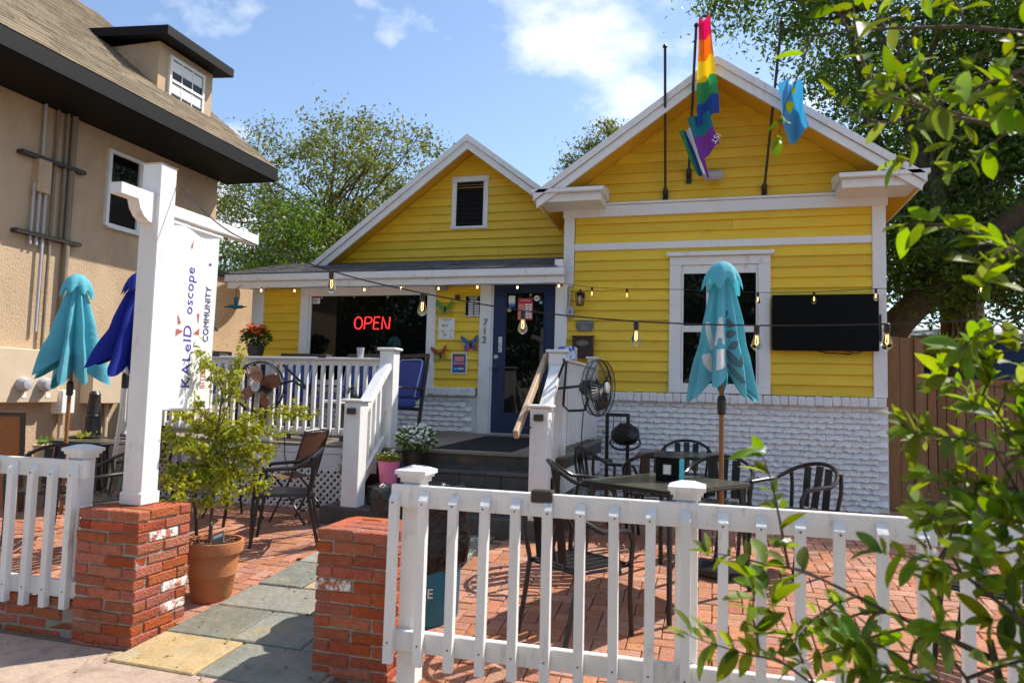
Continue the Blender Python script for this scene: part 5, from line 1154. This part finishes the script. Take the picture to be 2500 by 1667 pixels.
# ================================================================== STRING LIGHTS
def hang(pts, sub=8):
    out = []
    P_ = [Vector(p) for p in pts]
    for i in range(len(P_)-1):
        p0 = P_[max(i-1, 0)]; p1 = P_[i]; p2 = P_[i+1]; p3 = P_[min(i+2, len(P_)-1)]
        for k in range(sub): u = k/sub; out.append(.5*((2*p1)+(p2-p0)*u+(2*p0-5*p1+4*p2-p3)*u*u+(3*p1-p0-3*p2+p3)*u**3))
    return out+[P_[-1]]
bulb_prof = [(.006, 0), (.013, -.004), (.016, -.02), (.027, -.055), (.030, -.068), (.026, -.082), (.012, -.092), (.004, -.096)]
BME = MB().lathe((0, 0, 0), bulb_prof, 14).mesh('bulb', 'bulb', smooth=True); SME = MB().lathe((0, 0, 0), [(.006, .006), (.0155, 0), (.0155, -.045), (.012, -.05)], 12).mesh('socket', 'black', smooth=True)
FME = MB().tube([(-.004, 0, -.012), (-.006, 0, -.055), (.0, 0, -.066), (.006, 0, -.055), (.004, 0, -.012)], .0011, 5).mesh('filament', 'filament')
GME = MB().lathe((0, 0, 0), [(.006, 0), (.013, -.01), (.017, -.03), (.01, -.045), (.003, -.05)], 10).mesh('bulb', 'filament', smooth=True)
def string_light(label, pts, at, r=.0045, small=False):
    t = thing('string_light', label, 'string lights', pts[0], 'string lights'); MB().tube(hang(pts), r, 5).build('wire', 'black', t)
    for p, tl in at:
        p = Vector(p); rot = (tl, tl*.5, 0); d = Matrix.Rotation(tl, 3, 'X') @ Vector((0, 0, -1))
        if small:
            s = place(SME, 'socket', p, t, scale=.55); place(GME, 'bulb', p-Vector((0, 0, .026)), t, scale=.8); continue
        s = place(SME, 'socket', p, t, rot); ORG[s.name] = p
        b = place(BME, 'bulb', p, t, rot); b.location = (p-org(t))+d*.046
        f_ = place(FME, 'filament', p, t, rot); f_.location = (p-org(t))+d*.046
    return t
A1 = [(-3.55, 4.0, 2.98), (-3.1, 4.02, 2.62), (-2.36, 4.05, 2.355), (-1.745, 4.1, 2.21), (-1.10, 4.12, 2.10), (-.43, 4.15, 2.037), (.232, 4.18, 2.016), (.893, 4.2, 2.026), (1.25, 4.22, 2.045), (1.62, 4.25, 2.09), (3.2, 4.3, 2.5)]
string_light('near string of clear bulbs from the white post across the patio', A1, [(A1[2], .2), (A1[3], .05), (A1[4], .04), (A1[5], .0), (A1[6], .03), (A1[7], .05), ((1.95, 4.26, 2.17), 0)])
A2 = [(-1.95, 9.36, 3.10), (-1.557, 9.35, 3.04), (-1.089, 9.3, 3.005), (-.587, 9.25, 2.985), (.0, 9.2, 2.95), (.52, 9.15, 2.915), (1.15, 9.1, 2.905), (1.80, 9.0, 2.92), (2.18, 8.9, 2.90), (2.8, 8.8, 2.945), (4.2, 8.6, 3.2)]
string_light('far string of clear bulbs along the yellow facade', A2, [(A2[1], 0), (A2[2], 0), (A2[5], .05), (A2[6], 0), (A2[7], 0), (A2[9], 0), ((3.1, 8.76, 2.99), 0)], .004)
A3 = [(-6.6+.575*i, 9.31, 3.105-.012*(i % 2)) for i in range(9)]
string_light('porch string of small warm bulbs under the fascia', A3, [(p, 0) for p in A3], .003, True)

# ================================================================== PLANTS
# lime green tree in the terracotta pot
pt_ = thing('potted_tree', 'lime green young tree in a large terracotta pot', 'potted tree', (-3.36, 4.42, .08)); pc = (-3.435, 4.45, G(4.3))
MB().lathe(pc, [(.125, 0), (.135, .02), (.158, .18), (.163, .185), (.163, .20), (.178, .33), (.200, .34), (.207, .39), (.204, .42), (.186, .42), (.178, .38), (.02, .375)], 32).build('pot', 'terra', pt_, smooth=True)
m = MB(); g = np.random.default_rng(21)
for k in range(46): a = g.uniform(0, 6.3); r = .16*math.sqrt(g.uniform()); m.obox((pc[0]+r*math.cos(a), pc[1]+r*math.sin(a), pc[2]+.39+g.uniform(0, .015)), (.05, .018, .01), Matrix.Rotation(g.uniform(0, 3), 3, 'Z') @ Matrix.Rotation(g.normal()*.3, 3, 'X'))
m.build('mulch', 'soil', pt_, kind='stuff')
tg = B(-.05, .05, -.004, .004, 0, .09); tx = Matrix.Translation((-3.34, 4.37, .49)) @ Matrix.Rotation(R(-22), 4, 'Y') @ Matrix.Rotation(R(-25), 4, 'X'); tg.v = [tuple(tx @ Vector(q)) for q in tg.v]; tg.build('plant_tag', 'plaque', pt_)
tg = B(-.04, .04, -.0046, -.0042, .05, .075); tg.v = [tuple(tx @ Vector(q)) for q in tg.v]; tg.build('tag_print', 'paper', pt_)
tr = MB(); S0 = Vector((-3.47, 4.45, .46)); tops = [S0, Vector((-3.465, 4.45, .9)), Vector((-3.45, 4.44, 1.25)), Vector((-3.44, 4.45, 1.5))]; tr.tube(tops, [.014, .012, .009, .006], 7); tr.tube([(-3.485, 4.46, .45), (-3.475, 4.455, 1.05)], .007, 6)
lp = []
wpx = lambda x, y, z: (x, y, z)
ends = [((-3.42, 4.45, 1.48), (-3.55, 4.30, 1.85)), ((-3.44, 4.45, 1.3), (-3.24, 4.4, 1.88)), ((-3.46, 4.44, .95), (-3.75, 4.2, .88)), ((-3.46, 4.44, .9), (-3.6, 4.15, .98)), ((-3.46, 4.44, 1.0), (-3.70, 4.78, 0.78)), ((-3.46, 4.44, 1.1), (-3.8, 4.3, 1.25)), ((-3.46, 4.44, 1.1), (-3.28, 4.78, 1.02)), ((-3.44, 4.45, 1.25), (-2.88, 4.78, 1.40)), ((-3.45, 4.44, 1.2), (-3.16, 4.78, 1.20)), ((-3.45, 4.44, 1.05), (-3.22, 4.78, 0.84)), ((-3.45, 4.44, 1.0), (-3.56, 4.78, 0.67)), ((-3.46, 4.44, 1.15), (-3.82, 4.35, 1.12)), ((-3.46, 4.44, 1.25), (-3.85, 4.45, 1.42)), ((-3.46, 4.44, 1.3), (-3.78, 4.25, 1.75)), ((-3.46, 4.44, 1.0), (-3.72, 4.2, .95)), ((-3.46, 4.44, .95), (-3.5, 4.1, .82)), ((-3.46, 4.44, 1.1), (-3.78, 4.78, 0.92)), ((-3.46, 4.44, 1.15), (-3.3, 4.75, 1.3)), ((-3.46, 4.44, 1.1), (-3.1, 4.65, 1.15)), ((-3.45, 4.44, 1.2), (-3.62, 4.6, 1.35)), ((-3.45, 4.44, 1.1), (-3.55, 4.15, 1.18)), ((-3.45, 4.44, 1.2), (-3.56, 4.78, 1.24)), ((-3.46, 4.44, .98), (-3.42, 4.3, .72))]
for a, b in ends:
    q = branch(tr, a, b, .005, .0015, g, .06, 7); L = (Vector(b)-Vector(a)).length
    for i in range(len(q)-1):
        for k in range(int(22*L/.5)+8): lp.append(q[i].lerp(q[i+1], g.uniform())+Vector(g.normal(size=3)*.028))
    for s in range(int(L*20)+3):
        u = g.uniform(.3, 1); i = min(int(u*7), 6); p = q[i]; e = p+Vector((g.normal()*.07, g.normal()*.07, g.normal()*.06+.01)); tr.tube([p, e], .0012, 4)
        for k in range(16): lp.append(p.lerp(e, g.uniform(.2, 1.15))+Vector(g.normal(size=3)*.012))
tr.build('trunk', 'bark', pt_); leaves('foliage', 'leaf_lime', [tuple(p) for p in lp], .033, .020, pt_, 'stuff', 22)
for z in (.62, .86, 1.08): MB().tube([(-3.475+.018*math.cos(R(45*k)), 4.452+.018*math.sin(R(45*k)), z) for k in range(8)], .004, 4, True).build('stake_tie', 'green', pt_)
def flowers(pts, mt_, parent, s, seed):
    g = np.random.default_rng(seed); m = MB()
    for p in pts:
        c = Vector(p); n = Vector((g.normal()*.5, g.normal()*.5-.35, 1)).normalized(); x = n.orthogonal().normalized(); y = n.cross(x); s_ = s*g.uniform(.7, 1.2)
        for k in range(5):
            a = 1.2566*k; d = x*math.cos(a)+y*math.sin(a); e = x*math.cos(a+.6)+y*math.sin(a+.6); f = x*math.cos(a-.6)+y*math.sin(a-.6)
            m.add([c, c+f*s_*.75+n*s_*.2, c+d*s_*1.1+n*s_*.25, c+e*s_*.75+n*s_*.2], [(0, 1, 2, 3)])
    return m.build('flowers', mt_, parent, kind='stuff', normals=False)
t, q = potted('pink_flowerpot', 'pink pot of white flowers on the slate step', (-3.18, 6.76, .642), .115, .245, 'leaf_lime', 420, (.15, .12, .05, 0), .035, 51, mt='pink', wid=.5, cat='flower pot')
flowers([tuple(p) for p in q[:40]+np.array((0, 0, .03))], 'whitepetal', t, .016, 1)
t, q = potted('white_flowers', 'dark pot overflowing with white flowers behind the pink pot', (-3.02, 7.0, .812), .12, .16, 'fern', 900, (.24, .17, .14, .03, .02), .04, 52, mt='bronze', wid=.5, cat='flower pot')
k = q[q[:, 2] > 1.02]; flowers([tuple(p) for p in k[:260]+np.array((0, -.02, .02))], 'whitepetal', t, .020, 2)
t, q = potted('orange_flowers', 'dark pot of orange flowers at the porch corner', (-6.35, 8.9, 2.0), .13, .20, 'leaf', 500, (.24, .18, .15, 0), .06, 53, wid=.5, cat='flower pot')
k = q[q[:, 2] > 2.28]; flowers([tuple(p) for p in k[:60]+np.array((0, -.02, .05))], 'orangepetal', t, .035, 3)
B(-6.55, -6.15, 8.75, 9.05, 1.02, 1.995).build('plinth', 'bronze', t)
fn_ = thing('trailing_fern', 'trailing fern with brown tips at the deck corner', 'fern', (-3.62, 7.0, 1.2)); g = np.random.default_rng(61); m = MB(); fp = []
for k in range(46):
    a = g.uniform(0, 6.28); c = Vector((-3.66, 7.02, 1.08)); l = g.uniform(.12, .42); u_ = g.uniform(.0, .22) if k > 8 else g.uniform(.25, .5)
    q = [c, c+Vector((math.cos(a)*l*.22, math.sin(a)*l*.18-.03, u_)), c+Vector((math.cos(a)*l*.42, math.sin(a)*l*.3-.05, u_*(1 if k <= 8 else .2)-.22*(k > 8)-l*.35*(k > 8)))]
    q = hang(q, 6); m.tube(q, .002, 4)
    for p in q[2:]:
        for _ in range(9): fp.append(tuple(p+Vector(g.normal(size=3)*.016)))
m.build('stems', 'bark', fn_, kind='stuff'); leaves('fronds', 'fern', fp, .032, .012, fn_, 'stuff', 62)
MB().lathe((-3.66, 7.02, 1.0), [(.06, 0), (.10, .1), (.105, .11)], 16).build('pot', 'bronze', fn_); MB().bar((-3.66, 7.02, 1.05), (-3.66, 7.2, 1.1), .02, .02).build('bracket', 'black', fn_)
rp_ = thing('rail_planter', 'small blue and white patterned planter on the side rail', 'planter', (-1.56, 8.0, 1.99)); B(-1.63, -1.45, 7.62, 7.80, 1.986, 2.13).build('box', 'ceramic', rp_, bevel=.006)
hf = thing('bird_feeder', 'teal hanging bird feeder by the porch corner', 'bird feeder', (-7.0, 9.3, 2.85)); MB().lathe((-7.03, 9.3, 2.80), [(.02, -.02), (.11, 0), (.115, .03), (.03, .04), (.025, .13), (.04, .14), (.01, .17)], 16).build('feeder', 'f_te', hf, smooth=True); MB().tube([(-7.03, 9.3, 2.96), (-7.03, 9.3, 3.1), (-6.95, 9.3, 3.14)], .005, 5).build('hook', 'black', hf); MB().tube([(-7.22, 9.3, 2.81), (-6.84, 9.3, 2.81)], .008, 5).build('perch', 'black', hf)

# ------------------------------------------------------------------ broad leaved shrub in the near foreground
def leaf_mesh(seed, L=.075, Wd=.034):
    q = random.Random(seed); m = MB(); n = 7; cv = q.uniform(-.05, .5); tw = q.uniform(-.7, .7); Wd *= q.uniform(.75, 1.2)
    for i in range(n+1):
        t = i/n; wv = Wd/2*math.sin(math.pi*min(1, t*.94+.06))**.75*(1 if t < 1 else 0); z = -cv*L*t*t; x = L*t; s = math.sin(tw*t)
        m.v += [(x, -wv, z+wv*.35+s*wv), (x, 0, z), (x, wv, z+wv*.35-s*wv)]
    for i in range(n):
        for k in range(2): a = 3*i+k; m.f.append((a, a+1, a+4, a+3))
    return m
LV = [leaf_mesh(i) for i in range(10)]; LME = [l.mesh('leaf', 'leaf_near', smooth=True, normals=False) for l in LV]
def shrub(name, label, cat, base, stems, seed, nmax, dens=1., scale=1.):
    t = thing(name, label, cat, base); g = np.random.default_rng(seed); wd = MB(); spots = []
    def twig(p, d, L, r, lev):
        pts = [p]; n = 6
        for i in range(n):
            d = (d+Vector(g.normal(size=3))*.13+Vector((0, 0, -.02))).normalized(); pts.append(pts[-1]+d*L/n)
        wd.tube(pts, [r*(1-.7*i/n) for i in range(n+1)], 6)
        if lev == 0:
            for i in range(1, n+1):
                for k in range(max(1, int(round(g.uniform(1.3, 2.8)*dens)))):
                    dd = (pts[i]-pts[i-1]).normalized(); o = Vector(g.normal(size=3)); o -= dd*o.dot(dd); o.normalize()
                    spots.append((pts[i]+Vector(g.normal(size=3))*.006, (dd*g.uniform(.2, .8)+o+Vector((0, 0, .1))).normalized(), g.uniform(.4, 1.2)*scale))
            spots.append((pts[-1], (pts[-1]-pts[-2]).normalized(), g.uniform(.7, 1.1)*scale))
        else:
            for i in range(2, n+1):
                dd = (pts[i]-pts[i-1]).normalized(); o = Vector(g.normal(size=3)); o -= dd*o.dot(dd); o.normalize()
                twig(pts[i], (dd*.6+o*.8).normalized(), L*g.uniform(.35, .6), r*.5, lev-1)
    for p, d, L, r, lev in stems: twig(Vector(p), Vector(d).normalized(), L, r, lev)
    wd.build('branches', 'bark', t)
    def key(s):
        q = proj(s[0]); return (0 if -40 < q[0] < 2540 and -40 < q[1] < 1710 else 1, (s[0]-Vector((0, 0, 1.6))).length)
    spots.sort(key=key); mass = MB()
    for i, (p, d, s) in enumerate(spots):
        rot = d.to_track_quat('X', 'Z').to_matrix().to_4x4() @ Matrix.Rotation(g.uniform(-.9, .9), 4, 'X'); k = int(g.integers(10))
        if (p-Vector((0, 0, 1.6))).length < .5: continue
        if i < nmax:
            o = bpy.data.objects.new('leaf', LME[k]); COL.objects.link(o); o.parent = t; o.matrix_basis = Matrix.Translation(p-org(t)) @ rot @ Matrix.Scale(s, 4)
        else: mass.add([p+(rot @ Vector(v))*s for v in LV[k].v], LV[k].f)
    if mass.v: mass.build('leaf_mass', 'leaf_near', t, kind='stuff', normals=False, smooth=True)
    return t, spots
sb, sps = shrub('broadleaf_shrub', 'broad leaved green shrub filling the lower right foreground', 'shrub', (.75, 2.25, 0),
  [((0.90, 2.40, .3), (-.35, -.25, .9), .75, .012, 1), ((1.05, 2.55, .6), (-.25, -.1, .95), .7, .012, 1), ((0.75, 2.35, .9), (-.6, -.1, .5), .6, .010, 1), ((0.90, 2.25, .8), (.1, -.3, .8), .6, .010, 1), ((0.60, 2.15, .75), (-.7, .1, .35), .55, .008, 1), ((0.85, 2.05, .55), (-.3, -.5, .35), .5, .009, 1), ((0.45, 1.80, .7), (-.5, -.1, .1), .40, .008, 1), ((1.10, 2.65, 1.0), (-.3, .0, .9), .6, .010, 1), ((.95, 2.0, .45), (-.35, -.2, .6), .45, .009, 1), ((1.0, 2.2, .9), (-.4, -.1, .5), .45, .009, 1), ((.9, 1.9, .7), (-.3, -.1, .4), .4, .008, 1), ((.72, 1.95, .75), (-.35, .1, .5), .42, .008, 1), ((.80, 2.0, 1.0), (-.3, .1, .3), .42, .008, 1), ((.78, 1.9, .55), (-.5, .1, .25), .42, .008, 1), ((.95, 2.3, 1.15), (-.5, .1, .35), .45, .008, 1), ((.98, 2.4, 1.3), (-.35, .0, .3), .40, .008, 1), ((0.75, 2.15, .3), (-.6, -.2, .35), .6, .01, 1)], 71, 290, 1.35, 1.15)
m = MB()
for a, b in (((0.75, 2.25, -.02), (0.90, 2.40, .35)), ((0.85, 2.35, -.02), (1.05, 2.55, .6)), ((0.70, 2.20, -.02), (0.75, 2.35, .95)), ((0.80, 2.25, -.02), (0.90, 2.25, .8)), ((0.75, 2.15, -.02), (0.60, 2.15, .75)), ((0.85, 2.20, -.02), (0.85, 2.05, .55)), ((0.65, 2.15, -.02), (0.45, 1.80, .7)), ((0.85, 2.45, -.02), (1.10, 2.65, 1.0)), ((0.75, 2.15, -.02), (0.75, 2.15, .35))): branch(m, a, b, .016, .010, np.random.default_rng(1), .05)
m.build('stems', 'bark', sb)
flowers([tuple(s[0]+Vector((0, -.01, .02))) for s in sps[5:290:17]], 'whitepetal', sb, .014, 9)
sb2, _ = shrub('near_tree', 'small tree with arching leafy branches at the right edge, near the viewer', 'tree', (1.33, 2.35, 0),
  [((1.03, 2.40, 2.35), (-.8, -.1, .25), .62, .010, 1), ((0.98, 2.45, 2.9), (-.7, .1, .35), .7, .010, 1), ((1.08, 2.35, 1.9), (-.6, -.2, .2), .45, .009, 1), ((1.03, 2.40, 2.65), (-.6, .1, -.15), .5, .008, 1), ((1.03, 2.45, 3.2), (-.6, .0, .5), .8, .01, 1), ((1.08, 2.45, 1.6), (-.5, -.1, .35), .4, .008, 1), ((1.0, 2.5, 2.75), (-.9, .1, .12), .72, .008, 1), ((1.05, 2.35, 2.5), (-.6, -.2, .1), .45, .007, 1)], 83, 230, .9, 1.2)
m = MB(); g = np.random.default_rng(2)
branch(m, (1.38, 2.4, -.02), (1.18, 2.45, 1.6), .035, .026, g, .03); branch(m, (1.18, 2.45, 1.6), (1.03, 2.45, 3.2), .026, .012, g, .03); branch(m, (1.18, 2.45, 1.6), (1.08, 2.35, 1.9), .016, .01, g, .03)
m.build('trunk', 'bark', sb2, smooth=True)

# ------------------------------------------------------------------ small wear on the ground
g = np.random.default_rng(90); ll = []
for _ in range(420):
    x, y = g.uniform(-6, 2.5), g.uniform(3.0, 6.4)
    if g.random() < .25: y = 3.62-abs(g.normal())*.12
    if 3.6 < y < 4.15 and (x < -3.36 or -2.17 < x < -1.68): continue
    if y > 6.0 and -3.8 < x < -1.3: continue
    ll.append((x, y, G(y)+(.03 if -3.3 < x < -2.0 and y > 3.5 else .008)))
m = MB()
for (x, y, z) in ll:
    a = g.uniform(0, 6.28); l = g.uniform(.008, .022); w_ = l*.45; c, s_ = math.cos(a), math.sin(a)
    m.add([(x-c*l, y-s_*l, z), (x+s_*w_, y-c*w_, z+.003), (x+c*l, y+s_*l, z+g.uniform(0, .008)), (x-s_*w_, y+c*w_, z+.003)], [(0, 1, 2, 3)])
m.build('leaf_litter', 'litter', kind='stuff', normals=False)
